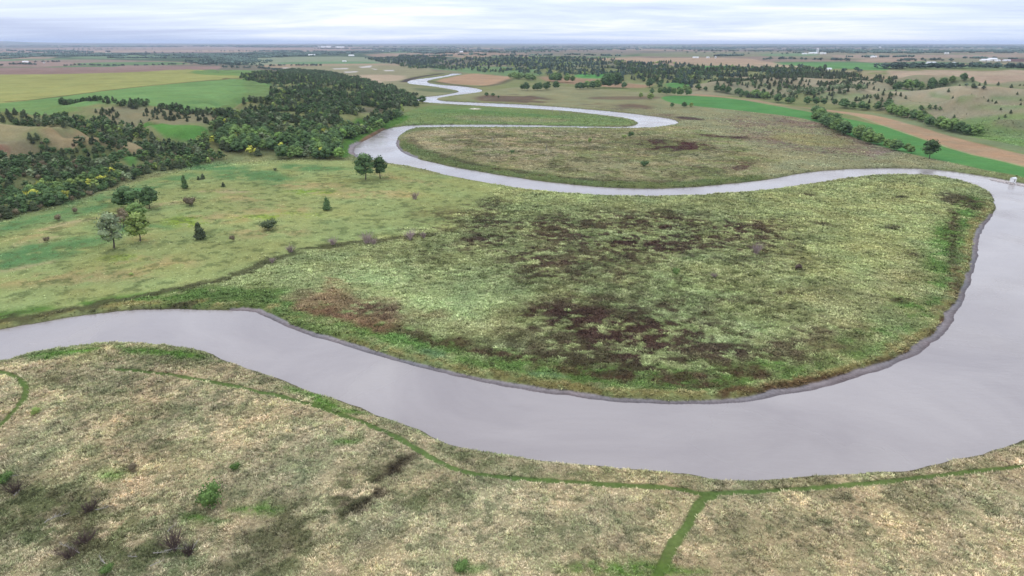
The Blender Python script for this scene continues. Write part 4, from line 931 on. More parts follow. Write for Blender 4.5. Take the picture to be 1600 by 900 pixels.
# ---------------- woods: the largest trees one by one, the rest as far wood
def inside(poly, n_per, seed, mind=0, warp=0):
    rg = np.random.default_rng(seed); W_ = poly; lo, hi = W_.min(0), W_.max(0)
    A = (hi - lo).prod(); n = int(A / n_per); p = rg.uniform(lo, hi, (n, 2)); wq = warp * (fbm(p[:, 0], p[:, 1], 45, 66, 3) - .5); return p[sdf(W_, p[:, 0] + wq, p[:, 1] + warp * (fbm(p[:, 0], p[:, 1], 45, 67, 3) - .5), 1e6) > 0]
def thin(p, d):
    keep = []; cell = {}
    for i, (x, y) in enumerate(p):
        k = (int(x // d), int(y // d)); ok = True
        for a in (-1, 0, 1):
            for b_ in (-1, 0, 1):
                for j in cell.get((k[0] + a, k[1] + b_), ()):
                    if (p[j][0] - x) ** 2 + (p[j][1] - y) ** 2 < d * d: ok = False; break
        if ok: keep.append(i); cell.setdefault(k, []).append(i)
    return p[keep]
WOODS = [  # px polygon, m2 per candidate, min distance, mix [(kind, colour, weight, h0, h1)], holes px, density noise threshold
 ([(345, 190), (338, 178), (395, 166), (420, 158), (400, 152), (385, 150), (425, 138), (430, 132), (378, 126), (385, 121), (430, 114), (455, 109), (510, 113), (560, 124), (610, 136), (645, 152), (645, 168), (625, 184), (580, 196), (545, 214), (520, 214), (440, 215), (350, 215), (330, 200)], 16, 5.2,
  [('wcedar', 'cedar', 4, 6, 9.5), ('cedar', 'cedar', 1.2, 7, 10), ('broad', 'dark', 4.0, 7, 11), ('broad', 'grey', 1.0, 6, 9), ('broad', 'olive', .8, 6, 9)], [[(556, 176), (605, 172), (600, 184), (560, 188)], [(380, 128), (425, 134), (420, 160), (350, 172), (385, 152)]], .36),
 ([(345, 215), (440, 213), (530, 206), (545, 212), (565, 200), (600, 190), (600, 200), (560, 212), (545, 222), (530, 232), (545, 248), (500, 249), (440, 247), (400, 243), (350, 240), (330, 225)], 14, 6.2,
  [('broad', 'dark', 4, 10, 15), ('broad', 'green', 3, 9, 14), ('broad', 'bright', .8, 8, 12), ('broad', 'yellow', .35, 8, 11), ('wcedar', 'cedar', 2, 7, 10), ('broad', 'grey', .8, 9, 12)], [], .2),
 ([(-60, 352), (20, 342), (120, 313), (175, 293), (232, 271), (238, 250), (190, 228), (130, 224), (60, 217), (30, 216), (62, 245), (30, 254), (-60, 260)], 9, 4.4,
  [('bush', 'dark', 3, 3.5, 6), ('broad', 'dark', 3, 6, 9), ('wcedar', 'cedar', 3, 4.5, 7.5), ('bush', 'brown', 1.5, 3, 5), ('broad', 'grey', .8, 5, 8)], [[(190, 242), (216, 245), (214, 262), (194, 258)]], .28),
 ([(10, 332), (50, 300), (60, 288), (110, 284), (160, 268), (182, 268), (180, 288), (120, 310), (60, 330)], 12, 5.5,
  [('broad', 'yellow', 1.8, 6, 9), ('broad', 'olive', 2, 6, 9), ('broad', 'green', 2, 6, 9), ('broad', 'dark', 2, 7, 10)], [], .3),
 ([(60, 187), (100, 183), (150, 190), (200, 199), (240, 211), (270, 226), (330, 231), (345, 250), (300, 262), (240, 268), (228, 236), (200, 221), (150, 213), (100, 203), (70, 198), (40, 192)], 10, 5.0,
  [('broad', 'dark', 4, 6, 10), ('broad', 'green', 1.5, 6, 9), ('wcedar', 'cedar', 3, 5, 8), ('bush', 'brown', .8, 3, 5), ('broad', 'grey', 1.2, 6, 9), ('broad', 'olive', .5, 6, 8)], [], .2),
 ([(-200, 190), (0, 179), (45, 181), (62, 190), (40, 197), (0, 194), (-200, 205)], 14, 5, [('wcedar', 'cedar', 3, 5, 8), ('broad', 'dark', 2, 6, 9)], [], .3),
 ([(95, 161), (200, 163), (300, 171), (348, 178), (350, 186), (280, 180), (200, 169), (95, 164)], 14, 5, [('wcedar', 'cedar', 3, 5, 8), ('broad', 'dark', 2, 6, 9)], [], .25),
 ([(145, 172), (345, 178), (350, 205), (215, 197), (150, 186)], 30, 6, [('wcedar', 'cedar', 5, 3.5, 7)], [], .42),
 ([(330, 196), (350, 190), (400, 205), (370, 240), (335, 232), (318, 224), (322, 210)], 12, 5.5, [('broad', 'yellow', 1.0, 7, 10), ('broad', 'dark', 3, 7, 11), ('broad', 'green', 2, 7, 11), ('wcedar', 'cedar', 1.5, 6, 9)], [], .2),
]
cand = []
for wi, (px, npr, md, mix, holes, th) in enumerate(WOODS):
    p = inside(G(px), npr * .7, 300 + wi, 0, 55 if wi < 2 else 18)
    for hpx in holes:
        Hh = G(hpx); p = p[sdf(Hh, p[:, 0], p[:, 1], 1e6) < 0]
    dn = fbm(p[:, 0], p[:, 1], 28, 200 + wi, 3); rr = RG.uniform(0, 1, len(p))
    p = p[(dn > th) & (rr < sst(th - .02, th + .22, dn) + .1)]
    p = thin(p, md * .92)
    wts = np.array([m[2] for m in mix]); wts = wts / wts.sum()
    ch = RG.choice(len(mix), len(p), p=wts)
    rv = river(p[:, 0], p[:, 1])
    for (x, y), k, s_ in zip(p, ch, rv):
        if s_ < 4: continue
        kd, cn, _, h0, h1 = mix[k]; cand.append((x, y, kd, cn, RG.uniform(h0, h1)))
xy = np.array([(c[0], c[1]) for c in cand]); zc = height(xy[:, 0], xy[:, 1])
order = np.argsort([math.hypot(c[0], c[1]) / c[4] for c in cand])
cnt = {'broad': 0, 'cedar': 0, 'bush': 0}; LIM = {'broad': 110, 'cedar': 285, 'bush': 220}
COLW = {'cedar': 'dark evergreen', 'dark': 'dark green rounded', 'green': 'green rounded', 'yellow': 'yellowing', 'olive': 'olive green', 'grey': 'grey-green', 'bright': 'bright green', 'brown': 'brown leafless'}
rest = []
for i in order:
    x, y, kd, cn, h = cand[i]; key = 'cedar' if 'cedar' in kd else ('bush' if kd == 'bush' else 'broad')
    if cnt[key] < LIM[key]:
        cnt[key] += 1; word = {'cedar': 'cedar', 'bush': 'bush', 'broad': 'tree'}[key]
        side = 'in the near thicket below the tan ridges' if (x < -0.52 * y) else 'in the dense wood on the left bluffs'
        plant(kd, cn, float(x), float(y), float(h), 1.25 if key == 'broad' else 1.1, f'{COLW[cn]} {word} {side}', f'{COLW[cn]} {word}s {side}', z=float(zc[i]))
    else: rest.append((x, y, zc[i], kd, cn, h))
print('rows+solo broad', len([o for o in bpy.data.objects if o.name.startswith('broadleaf')]), 'individual', cnt, 'rest', len(rest))
def merged(name, items, label, cat, wbroad=1.25):
    rg = np.random.default_rng(5); V, t3, q4, C = [], [], [], []; n = 0; lib = {}
    items = [(it, int(rg.integers(0, 5))) for it in items]
    groups = {}
    for it, v in items: groups.setdefault((it[3], v), []).append(it)
    for (kd, v), its in groups.items():
        tv, tt, tq, tcn_ = template(kd, 500 + v * 7 + len(kd), 0).arr(); m = len(its)
        a = np.array([(i_[0], i_[1], i_[2], i_[5]) for i_ in its]); th = rg.uniform(0, 6.28, m)
        ws = (wbroad if kd in ('broad', 'tall') else 1.1) * rg.uniform(.9, 1.15, m)
        cs, sn = np.cos(th), np.sin(th); h = a[:, 3]
        x = (tv[None, :, 0] * cs[:, None] - tv[None, :, 1] * sn[:, None]) * (h * ws)[:, None] + a[:, 0:1]
        y = (tv[None, :, 0] * sn[:, None] + tv[None, :, 1] * cs[:, None]) * (h * ws)[:, None] + a[:, 1:2]
        z = tv[None, :, 2] * h[:, None] + a[:, 2:3]
        V.append(np.stack([x, y, z], -1).reshape(-1, 3))
        lc = np.array([LC[i_[4]] for i_ in its]) * rg.uniform(.6, 1.45, (m, 1))
        C.append((tcn_[None] * lc[:, None, :]).reshape(-1, 3))
        off = n + np.arange(m)[:, None, None] * len(tv)
        if len(tt): t3.append((tt[None] + off).reshape(-1, 3))
        if len(tq): q4.append((tq[None] + off).reshape(-1, 4))
        n += m * len(tv)
    me = mesh_np(name, np.concatenate(V), np.concatenate(t3) if t3 else None, np.concatenate(q4) if q4 else None, np.concatenate(C), [M_leaf])
    return tag(link(name, me), label, cat, None, 'stuff')
merged('far_wood', rest, 'dense mixed wood of dark cedars and rounded trees covering the left bluffs', 'wood')

# cedar-dotted hills across the river
HILLW = [  # px polygon, m2 per candidate, threshold, mix
 ([(640, 106), (700, 97), (760, 90), (860, 89), (960, 93), (1060, 102), (1180, 106), (1290, 106), (1300, 116), (1240, 120), (1150, 122), (1100, 128), (1080, 138), (1040, 128), (960, 126), (900, 118), (850, 120), (800, 118), (740, 112), (690, 108)], 430, .36, [('wcedar', 'far', 4, 9, 13), ('broad', 'far', 3, 10, 14), ('broad', 'olive', 1.5, 9, 12), ('broad', 'grey', 1.5, 9, 12), ('wcedar', 'cedar', 2, 9, 12)]),
 ([(960, 100), (1060, 104), (1180, 109), (1290, 108), (1290, 117), (1180, 121), (1120, 122), (1100, 128), (1080, 134), (1000, 126)], 260, .30, [('wcedar', 'cedar', 5, 9, 13), ('broad', 'dark', 3, 10, 15)]),
 ([(1100, 124), (1180, 121), (1280, 116), (1400, 120), (1400, 136), (1380, 142), (1310, 158), (1240, 158), (1180, 154), (1120, 142)], 130, .44, [('wcedar', 'cedar', 5, 6, 10), ('broad', 'dark', 1, 7, 10)]),
 ([(1230, 145), (1290, 140), (1345, 138), (1350, 146), (1300, 150), (1240, 152)], 150, .38, [('broad', 'grey', 3, 8, 12), ('broad', 'dark', 1, 8, 11)]),
 ([(1335, 158), (1370, 150), (1400, 150), (1395, 160), (1350, 163)], 60, .3, [('wcedar', 'cedar', 4, 6, 9), ('broad', 'dark', 1, 6, 9)]),
 ([(1400, 178), (1455, 168), (1470, 172), (1440, 186)], 60, .35, [('broad', 'dark', 4, 6, 9)]),
 ([(1400, 150), (1500, 145), (1620, 150), (1620, 195), (1500, 190), (1420, 172)], 330, .52, [('wcedar', 'cedar', 4, 3.2, 5)]),
 ([(1300, 126), (1500, 128), (1620, 134), (1620, 150), (1400, 150), (1340, 136)], 620, .48, [('wcedar', 'cedar', 4, 5, 8)]),
 ([(570, 92), (650, 88), (700, 90), (690, 99), (640, 103), (600, 100)], 700, .4, [('broad', 'far', 4, 12, 16), ('broad', 'dark', 2, 12, 16)]),
 ([(610, 100), (700, 98), (720, 108), (640, 108)], 500, .45, [('broad', 'dark', 2, 8, 12)]),
 ([(1200, 118), (1320, 112), (1340, 118), (1210, 124)], 120, .3, [('wcedar', 'cedar', 5, 7, 11)]),
]
hill = []
for wi, (px, npr, th, mix) in enumerate(HILLW):
    p = inside(G(px), npr, 400 + wi); dn = fbm(p[:, 0], p[:, 1], 110, 240 + wi, 4, .6); p = p[dn > th]; p = thin(p, 5)
    wts = np.array([m[2] for m in mix]); ch = RG.choice(len(mix), len(p), p=wts / wts.sum()); zz_ = height(p[:, 0], p[:, 1])
    for (x, y), k, z in zip(p, ch, zz_):
        kd, cn, _, h0, h1 = mix[k]; hill.append((x, y, z, kd, cn, RG.uniform(h0, h1)))
print('hill trees', len(hill))
hill.sort(key=lambda a: math.hypot(a[0], a[1]) / a[5])
# nearest hill cedars one by one
for x, y, z, kd, cn, h in hill[:14]:
    plant(kd, cn, float(x), float(y), float(h), 1.1, 'small dark cedar dotted on the grassy right hills', 'small cedars on the grassy right hills', z=float(z))
merged('hill_wood', hill[14:], 'cedars and low trees scattered thickly over the hills across the river', 'wood')

# ---------------- far belts and creek woods (a mass to the eye)
def belt(items, pl, width, sp, h, cn='far', kind='broad', gap=.12):
    W_ = G(pl)
    for a, b_ in zip(W_[:-1], W_[1:]):
        L_ = np.hypot(*(b_ - a)); n = max(1, int(L_ / sp))
        for k in range(n):
            if RG.uniform() < gap: continue
            q = a + (b_ - a) * (k + RG.uniform()) / n + RG.normal(0, width * .5, 2)
            items.append((q[0], q[1], 0.0, kind, cn, h * RG.uniform(.75, 1.25)))
far = []
BELTS = [([(0, 103), (30, 101), (60, 102)], 20, 14, 12), ([(60, 98), (100, 97)], 20, 14, 11), ([(95, 103.5), (130, 102), (180, 103.5), (250, 102), (320, 100)], 10, 15, 9), ([(0, 92), (60, 88), (100, 87.5)], 40, 26, 13),
 ([(10, 84), (90, 87), (170, 85), (230, 84)], 60, 24, 14), ([(170, 90.5), (240, 91), (300, 90), (350, 88)], 60, 26, 13), ([(300, 86), (350, 90), (380, 96), (350, 100)], 160, 14, 14), ([(340, 86), (400, 84), (450, 82)], 140, 14, 15),
 ([(330, 92), (400, 90), (470, 85), (540, 81), (600, 82)], 120, 16, 15), ([(300, 96), (345, 100), (370, 103), (385, 101)], 90, 14, 13), ([(400, 104.5), (450, 103), (505, 103.5)], 12, 14, 11), ([(345, 106), (400, 107), (440, 110), (420, 111)], 20, 14, 10),
 ([(500, 76), (600, 77), (700, 79), (760, 78)], 300, 45, 15), ([(560, 82), (640, 80), (720, 79)], 200, 40, 15), ([(620, 90), (700, 87), (740, 86)], 90, 30, 13),
 ([(750, 87), (860, 86)], 30, 26, 12), ([(890, 85), (960, 88)], 60, 40, 12), ([(800, 78), (1000, 76), (1150, 74.5)], 300, 55, 15), ([(1020, 74), (1150, 75), (1300, 73), (1450, 75), (1600, 72.5)], 500, 60, 17), ([(1090, 79), (1180, 80), (1210, 79)], 80, 45, 12),
 ([(1250, 79), (1310, 79), (1370, 82), (1420, 83), (1480, 81), (1600, 79.5)], 260, 32, 16), ([(1330, 83), (1400, 83), (1440, 83.5)], 120, 28, 15), ([(1335, 89.5), (1430, 89)], 60, 26, 13), ([(1120, 88), (1160, 87)], 25, 14, 14), ([(1190, 94), (1230, 93), (1270, 94), (1340, 96)], 35, 16, 13),
 ([(1405, 96.5), (1440, 94), (1490, 96)], 40, 18, 12), ([(1500, 91), (1580, 92)], 50, 24, 12), ([(1372, 107.5), (1400, 108), (1450, 107), (1500, 106.5), (1600, 108), (1700, 109)], 16, 4.5, 17), ([(1300, 112), (1330, 112), (1362, 113)], 14, 14, 9),
 ([(1545, 74), (1700, 76)], 300, 50, 15), ([(-100, 74), (60, 72), (200, 73)], 300, 60, 15), ([(150, 73.5), (400, 72), (560, 73)], 300, 70, 14), ([(0, 80), (80, 79), (120, 80)], 120, 40, 13), ([(1500, 136), (1530, 141)], 12, 10, 5)]
for pl_, w_, sp_, h_ in BELTS:
    if pl_[0][1] < 93 and h_ > 9: belt(far, pl_, w_, sp_ * .75, h_ * .95, 'far', 'blob', .08)
    else: belt(far, pl_, w_, sp_, h_)
for x0_, x1_, ya_, yb_, n_ in ((1220, 1750, 72, 83, 46), (1000, 1300, 72, 77, 16), (-100, 560, 71.5, 74, 16), (540, 1000, 73, 82, 26), (0, 120, 79, 88, 8), (-60, 340, 83.5, 88, 14), (330, 600, 80, 88, 12)):
    for k in range(n_):
        px = RG.uniform(x0_, x1_ - 60); py = RG.uniform(ya_, yb_); belt(far, [(px, py), (px + RG.uniform(40, 130), py + RG.uniform(-.4, .4))], 60 + 14 * max(0, 84 - py), 42, 15, 'far', 'blob', .15)
for k in range(90):     # scattered far shelter belts on section lines
    px = RG.uniform(-100, 1700); py = 71 + RG.uniform() ** 1.4 * 14
    belt(far, [(px, py), (px + RG.uniform(25, 110), py + RG.uniform(-.5, .5))], 50, 60, 14)
fx = np.array([(f[0], f[1]) for f in far]); fz = height(fx[:, 0], fx[:, 1])
far = [(f[0], f[1], z, f[3], f[4], f[5] * (1 + max(0, math.hypot(f[0], f[1]) - 6000) / 40000)) for f, z in zip(far, fz)]
print('far trees', len(far))
merged('distant_wood', far, 'distant belts of trees and creek woods across the plain to the horizon', 'wood', 1.9)

# ---------------- farm buildings
def prism(name, w_, l, h, rh, m1, m2, parent, eave=.4):
    a, b_ = w_ / 2, l / 2
    V = [(-b_, -a, -.5), (b_, -a, -.5), (b_, a, -.5), (-b_, a, -.5), (-b_, -a, h), (b_, -a, h), (b_, a, h), (-b_, a, h), (-b_, 0, h + rh), (b_, 0, h + rh)]
    me_ = bpy.data.meshes.new('wall'); me_.from_pydata(V, [], [(0, 1, 5, 4), (1, 2, 6, 9, 5), (2, 3, 7, 6), (3, 0, 4, 8, 7)]); me_.materials.append(m1); link('wall', me_, parent)
    A, B = a + eave, b_ + eave; k = rh / a; e0 = h - eave * k + .06; T_ = .18
    V = [(-B, -A, e0), (B, -A, e0), (B, 0, h + rh + .06), (-B, 0, h + rh + .06), (B, A, e0), (-B, A, e0)]
    V += [(x_, y_, z_ + T_) for x_, y_, z_ in V]
    F = [(0, 3, 2, 1), (3, 5, 4, 2), (6, 7, 8, 9), (9, 8, 10, 11), (0, 1, 7, 6), (4, 5, 11, 10), (1, 2, 8, 7), (2, 4, 10, 8), (3, 0, 6, 9), (5, 3, 9, 11)]
    me_ = bpy.data.meshes.new('roof'); me_.from_pydata(V, [], F); me_.materials.append(m2); link('roof', me_, parent)
    dw, dh = min(4, w_ * .3), min(3.4, h * .8)
    V = [(-dw / 2 + sx * dw, -a - .03 - sy * .08, sz * dh) for sz in (0, 1) for sx, sy in ((0, 0), (1, 0), (1, 1), (0, 1))]
    me_ = bpy.data.meshes.new('door'); me_.from_pydata(V, [], [(0, 1, 2, 3), (4, 5, 6, 7), (0, 1, 5, 4), (1, 2, 6, 5), (2, 3, 7, 6), (3, 0, 4, 7)]); me_.materials.append(M_door); link('door', me_, parent)
def bld(name, px, py, w_, l, h, rz, lab, cat, roof=None, grp=None):
    w_ *= .8; l *= .62; h *= .8
    (x, y), = G([(px, py)]); e_ = empty(name, (float(x), float(y), gz(x, y)), rz); prism(name, w_, l, h, w_ * .22, M_white, roof or M_roofw, e_); tag(e_, lab, cat, grp)
def bin_(px, py, r, h, lab, grp=None, name='grain_bin', cat='grain bin'):
    (x, y), = G([(px, py)]); e_ = empty(name, (float(x), float(y), gz(x, y))); t_ = T(); stick(t_, (0, 0, -.5), (0, 0, h), r, r, 20); V, _, q, c = t_.arr()
    link('wall', mesh_np('wall', V, None, q, None, [M_galv]), e_); t_ = T(); stick(t_, (0, 0, h), (0, 0, h + r * .55), r * 1.03, r * .12, 20); V, _, q, c = t_.arr(); link('roof', mesh_np('roof', V, None, q, None, [M_galv]), e_); tag(e_, lab, cat, grp)
bld('barn', 40, 97.5, 16, 46, 6, .05, 'long pale shed behind trees at the far left', 'barn')
bld('farmhouse', 69, 98.5, 9, 14, 6, .4, 'small white house right of the long shed at the far left', 'house', M_roofg)
bin_(166, 84.5, 3.0, 24, 'tall thin white tower above the left creek woods', name='tower', cat='tower')
bld('barn', 487, 86.5, 22, 90, 7, .3, 'low white shed in front of the far creek wood left of centre', 'barn')
bld('barn', 507, 74.0, 60, 420, 12, .0, 'long white building on the horizon left of centre', 'building')
bld('barn', 531, 74.3, 60, 260, 12, .0, 'shorter white building on the horizon, right of the long one', 'building')
bld('barn', 549, 87.5, 22, 70, 7, -.2, 'low white shed on the tan field centre left', 'barn')
bld('barn', 538, 96.5, 12, 34, 5, .1, 'white shed in the valley beside small trees', 'barn')
bld('barn', 1087, 90.6, 14, 46, 5, 0, 'long white shed left of the dark grove on the tan field', 'barn')
bld('barn', 1106, 90.6, 12, 22, 5, .1, 'small white shed before the dark grove on the tan field', 'barn')
bin_(1118, 91, 4, 9, 'pale bin at the right end of the dark grove')
bld('barn', 1257, 84.6, 18, 50, 6, 0, 'white shed at the left of the large far farmstead', 'barn')
bld('barn', 1270, 84.2, 26, 90, 9, .1, 'longest white barn of the large far farmstead', 'barn')
bin_(1277, 83.6, 9, 30, 'tall pale elevator of the large far farmstead', name='grain_elevator', cat='grain elevator')
bld('barn', 1286, 84.4, 22, 60, 8, -.1, 'white barn right of the elevator at the far farmstead', 'barn')
bld('farmhouse', 1363, 89.8, 16, 26, 7, .3, 'white farmhouse left of two at the field edge', 'house')
bld('farmhouse', 1368, 89.8, 14, 18, 7, -.3, 'white farmhouse right of two at the field edge', 'house')
bld('barn', 1375, 74.5, 30, 50, 20, .3, 'tiny white building on the right horizon woods', 'building')
bld('barn', 1477, 84.3, 12, 30, 12, .8, 'narrow white building left one of two in the right woods', 'building')
bld('barn', 1481, 84.3, 12, 30, 12, .8, 'narrow white building right one of two in the right woods', 'building')
bld('barn', 1455, 99.5, 16, 54, 5, 0, 'long white shed behind the long far windbreak', 'barn')
bld('farmhouse', 1490, 99.5, 12, 18, 5, .5, 'small white house right of the long shed by the windbreak', 'house')
bld('barn', 1539, 95.5, 20, 58, 7, 0, 'large white barn, left one at the right-hand farm', 'barn')
bld('barn', 1550, 94.6, 22, 60, 9, .1, 'tallest white barn of the right-hand farm', 'barn')
bld('barn', 1559, 95.8, 14, 30, 5, .2, 'small white barn at the right end of the right-hand farm', 'barn')
bld('barn', 1573, 95.3, 14, 46, 4, 0, 'low white shed apart from the right-hand farm', 'barn')
bld('farmhouse', 1251, 107.5, 9, 16, 5, .3, 'white house among cedars on the hill top', 'house', M_roofg)
bld('farmhouse', 1295, 109.5, 10, 22, 5, .1, 'pale house among trees right on the hill top', 'house')
for px, py in ((600, 80.5), (607, 81.2), (690, 78.5), (722, 82)):
    bld('barn', px, py, 20, 60, 8, .2, 'tiny white farm building in the hazy centre of the plain', 'barn', None, 'tiny farm buildings in the haze')

# ---------------- stony bank and white hut at the right edge
W_ = G([(1555, 279), (1575, 282.5), (1600, 287.5), (1640, 296)]); rg = np.random.default_rng(12); tr = T()
for a, b_ in zip(W_[:-1], W_[1:]):
    for k in range(150):
        u = rg.uniform(); q = a + (b_ - a) * u + rg.normal(0, 1.6, 2); V, F = ICO0; r_ = rg.uniform(.3, 1.0)
        z = gz(q[0], q[1]); z = max(z, WZ); tr.add(np.array([q[0], q[1], z + .1]) + V * r_ * rg.uniform(.6, 1.2, (12, 1)) * np.array([1.2, 1, .7]), tri=F)
V, t3, q4, c = tr.arr(); tag(link('bank_stones', mesh_np('bank_stones', V, t3, None, None, [M_rock])), 'pinkish grey riprap stones along the river bank at the right edge', 'stones', None, 'stuff')
(x, y), = G([(1584, 284.5)]); e_ = empty('pump_hut', (float(x), float(y) + 1, 0.2), .3)
prism('pump_hut', 2.6, 3.4, 2.4, .7, M_white, M_roofw, e_, .2)
tp = T()
for sx in (-1.5, 1.5):
    for sy in (-1.1, 1.1): stick(tp, (sx, sy, -2), (sx, sy, .2), .09, .09, 6)
V, _, q, c = tp.arr(); link('frame', mesh_np('frame', V, None, q, None, [M_galv]), e_)
tp = T(); stick(tp, (-1.2, -1.0, 1.0), (-2.2, -5.0, -1.6), .16, .16, 8); V, _, q, c = tp.arr(); link('pipe', mesh_np('pipe', V, None, q, None, [M_galv]), e_)
tag(e_, 'small white structure on the stony river bank at the right edge', 'hut')

# driftwood in the foreground weeds
for k, (px, py, L_, rz) in enumerate([(258, 864, 7.5, .2), (240, 868, 5, .0), (292, 865, 4.5, 2.0), (300, 862, 3.8, 1.4), (262, 834, 4, 1.2), (78, 815, 6, .6), (70, 820, 5, .8), (110, 862, 5, 2.7), (125, 868, 5, 2.6), (150, 800, 4.5, .2), (165, 885, 5, 2.5), (12, 748, 4, .1), (22, 778, 3, 1.2), (235, 895, 4, .5), (215, 873, 4, 2.9)]):
    (x, y), = G([(px, min(py, 888))]); t_ = T(); rg = np.random.default_rng(k + 70); L_ *= .62
    p = np.array([0., 0, .35]); d = np.array([1., 0, .08]); r_ = .10
    for j in range(4):
        q = p + d * L_ / 4 + rg.normal(0, .12, 3); stick(t_, p, q, r_, r_ * .75, 6); r_ *= .75
        for s_ in range(4): stick(t_, q, q + np.array([rg.uniform(.2, 1), rg.uniform(-1.3, 1.3), rg.uniform(.1, .9)]) * L_ * .2, r_ * .5, r_ * .12, 4)
        p = q
    V, _, q4, c = t_.arr(); o = link('driftwood', mesh_np('driftwood', V, None, q4, None, [M_dead])); o.location = (float(x), float(y), gz(x, y) + .25); o.rotation_euler = (0, 0, rz)
    tag(o, 'bleached dead branch lying in the bottom left weeds', 'branch', 'dead branches in the foreground weeds')

# ---------------- standing grass and weeds
fgP = flat([(-1400, 800), (-300, 640), (0, 560), (100, 540), (217, 532), (320, 546), (433, 586), (533, 620), (683, 683), (800, 712), (966, 726), (1116, 745), (1299, 739), (1466, 720), (1600, 690), (1800, 620), (2600, 880), (3000, 899), (-2000, 899)])
fgP = np.vstack([flat([(-1400, 800), (-300, 632), (0, 556), (100, 536), (217, 528), (320, 542), (433, 582), (533, 616), (683, 680), (800, 708), (966, 722), (1116, 741), (1299, 735), (1466, 716), (1600, 686), (1800, 620), (2400, 700)]), [(200, 40), (-200, 40)]])
penP = flat([(-200, 545), (0, 512), (200, 470), (330, 442), (420, 405), (560, 378), (700, 350), (780, 288), (860, 298), (1025, 304), (1200, 292), (1325, 274), (1425, 269), (1515, 278), (1566, 305), (1562, 345), (1538, 375), (1532, 427), (1494, 512), (1438, 558), (1338, 600), (1212, 628), (1066, 638), (933, 630), (733, 598), (533, 542), (397, 490), (200, 490), (0, 518)])
medP = flat([(-300, 480), (0, 350), (120, 320), (230, 280), (340, 260), (545, 250), (650, 264), (780, 290), (700, 355), (560, 380), (420, 405), (330, 440), (200, 470), (0, 510), (-200, 540)])
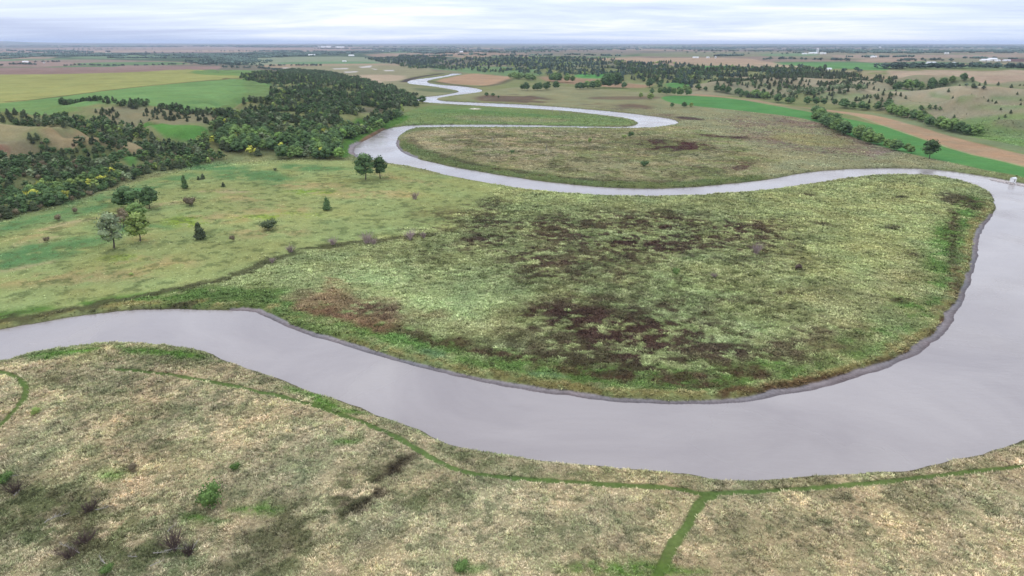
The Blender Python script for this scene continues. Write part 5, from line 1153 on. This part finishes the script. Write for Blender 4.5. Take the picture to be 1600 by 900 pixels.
def tufts(name, rfun, n, seed, nb, size, hgt, label, weight, bright, vary, tv):
    rg = np.random.default_rng(seed)
    r0, r1, pw = rfun
    u = rg.uniform(0, 1, n); r = (r0 ** pw + (r1 ** pw - r0 ** pw) * u) ** (1 / pw); a = rg.uniform(-math.radians(46), math.radians(46), n)
    x = r * np.sin(a); y = r * np.cos(a)
    wgt = weight(x, y); m = rg.uniform(0, 1, n) < wgt; x, y, wgt = x[m], y[m], wgt[m]
    C, s = cover(x, y); pm = pathmask(x, y); mw = mudw(x, y); m = (s > mw + .3) & (pm < .25 + .6 * rg.uniform(0, 1, len(x)) ** 3)
    x, y, C, wgt = x[m], y[m], C[m], wgt[m]; r = np.hypot(x, y)
    z = height(x, y, True); n = len(x)
    lum = (C @ np.array([.3, .6, .1]))
    clump = fbm(x, y, 3.2, 301, 3, .6); big = fbm(x, y, 11, 305, 3)
    sc = (r / 150.0) ** .55 * rg.uniform(.5, 1.4, n) * (.35 + 1.3 * clump) * (.45 + .55 * wgt)
    H_ = hgt * sc; Sz = size * sc
    th = rg.uniform(0, 6.28, (n, nb)); lean = rg.uniform(.35, 1.5, (n, nb)); lean[:, 0] *= .25
    bx = x[:, None] + np.cos(th) * Sz[:, None] * .25; by = y[:, None] + np.sin(th) * Sz[:, None] * .25
    wind = (fbm(x, y, 12, 303, 2) - .5)[:, None]
    tx = bx + np.cos(th) * Sz[:, None] * lean + wind * .6 * H_[:, None]; ty = by + np.sin(th) * Sz[:, None] * lean + .25 * H_[:, None] * wind
    tz = z[:, None] + H_[:, None] * (1.1 - .45 * lean) * rg.uniform(.7, 1.2, (n, nb))
    ph = th + 1.57 + rg.normal(0, .4, (n, nb)); wd = (.22 * Sz)[:, None] * rg.uniform(.6, 1.4, (n, nb))
    zb = np.broadcast_to((z - .10)[:, None], th.shape)
    V = np.stack([np.stack([bx - np.cos(ph) * wd, by - np.sin(ph) * wd, zb], -1), np.stack([bx + np.cos(ph) * wd, by + np.sin(ph) * wd, zb], -1), np.stack([tx, ty, tz], -1)], 2)
    Cm = mottle(C.copy(), x, y)
    # each tussock its own species: pale straw, grey-green, fresh green, dark weed
    k = sst(.40, .62, fbm(x, y, 2.6, 307, 2) * .6 + rg.uniform(0, 1, n) * .4)[:, None]
    straw = lum[:, None] * np.array([[1.52, 1.24, .92]]); green = lum[:, None] * np.array([[.80, 1.04, .50]])
    vary = vary * sst(.10, .24, lum)[:, None]
    Cm = Cm * (1 - vary) + (straw * k + green * (1 - k)) * vary
    gl = Cm.mean(1, keepdims=True); Cm = Cm * .94 + gl * .06
    tone = (rg.uniform(1 - tv, 1 + tv, (n, 1, 1)) * (.80 + .4 * sst(.3, .7, big))[:, None, None] * rg.uniform(.8, 1.2, (n, nb, 1)))
    c = Cm[:, None, :] * tone * K * bright
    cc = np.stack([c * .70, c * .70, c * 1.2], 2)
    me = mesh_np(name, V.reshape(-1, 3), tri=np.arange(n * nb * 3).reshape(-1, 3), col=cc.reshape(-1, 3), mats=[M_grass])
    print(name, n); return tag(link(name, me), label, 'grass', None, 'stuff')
STRIP = G([(1030, 151), (1060, 147), (1140, 148), (1250, 158), (1400, 176), (1500, 204), (1600, 232), (1800, 290), (1800, 340), (1640, 292), (1600, 276), (1540, 265), (1460, 248), (1400, 236), (1330, 214), (1300, 196), (1240, 182), (1150, 172), (1080, 165), (1045, 160)])
def w_fg(x, y): return sst(-1, 1, sdf(fgP, x, y, 30))
def w_mid(x, y):
    nz_ = (fbm(x, y, 18, 309, 3) - .5) * 24
    f = sst(0, 3, -sdf(fgP, x, y, 30)); pen = sst(-10, 10, sdf(penP, x, y, 60) + nz_); med = sst(-8, 8, sdf(medP, x, y, 60) + nz_)
    r = np.hypot(x, y)
    up = np.maximum(sst(-20, 30, sdf(UPL, x, y, 80)), sst(-6, 2, sdf(STRIP, x, y, 30)))
    return f * (1 - up) * (1 - sst(900, 1250, r)) * np.where(pen > .5, .4 + .6 * pen, .55) * (1 - .72 * med * (1 - pen))
tufts('tall_grass', (100, 350, .9), 330000, 21, 6, .46, .42, 'tall tan grass and green weeds covering the near river bank', w_fg, 2.05, .34, .52)
tufts('river_meadow_grass', (180, 1250, .55), 480000, 22, 5, .68, .36, 'rough grass and weeds covering the river peninsula, the meadow and the flats', w_mid, 2.0, .14, .42)
SC.render.engine = 'CYCLES'
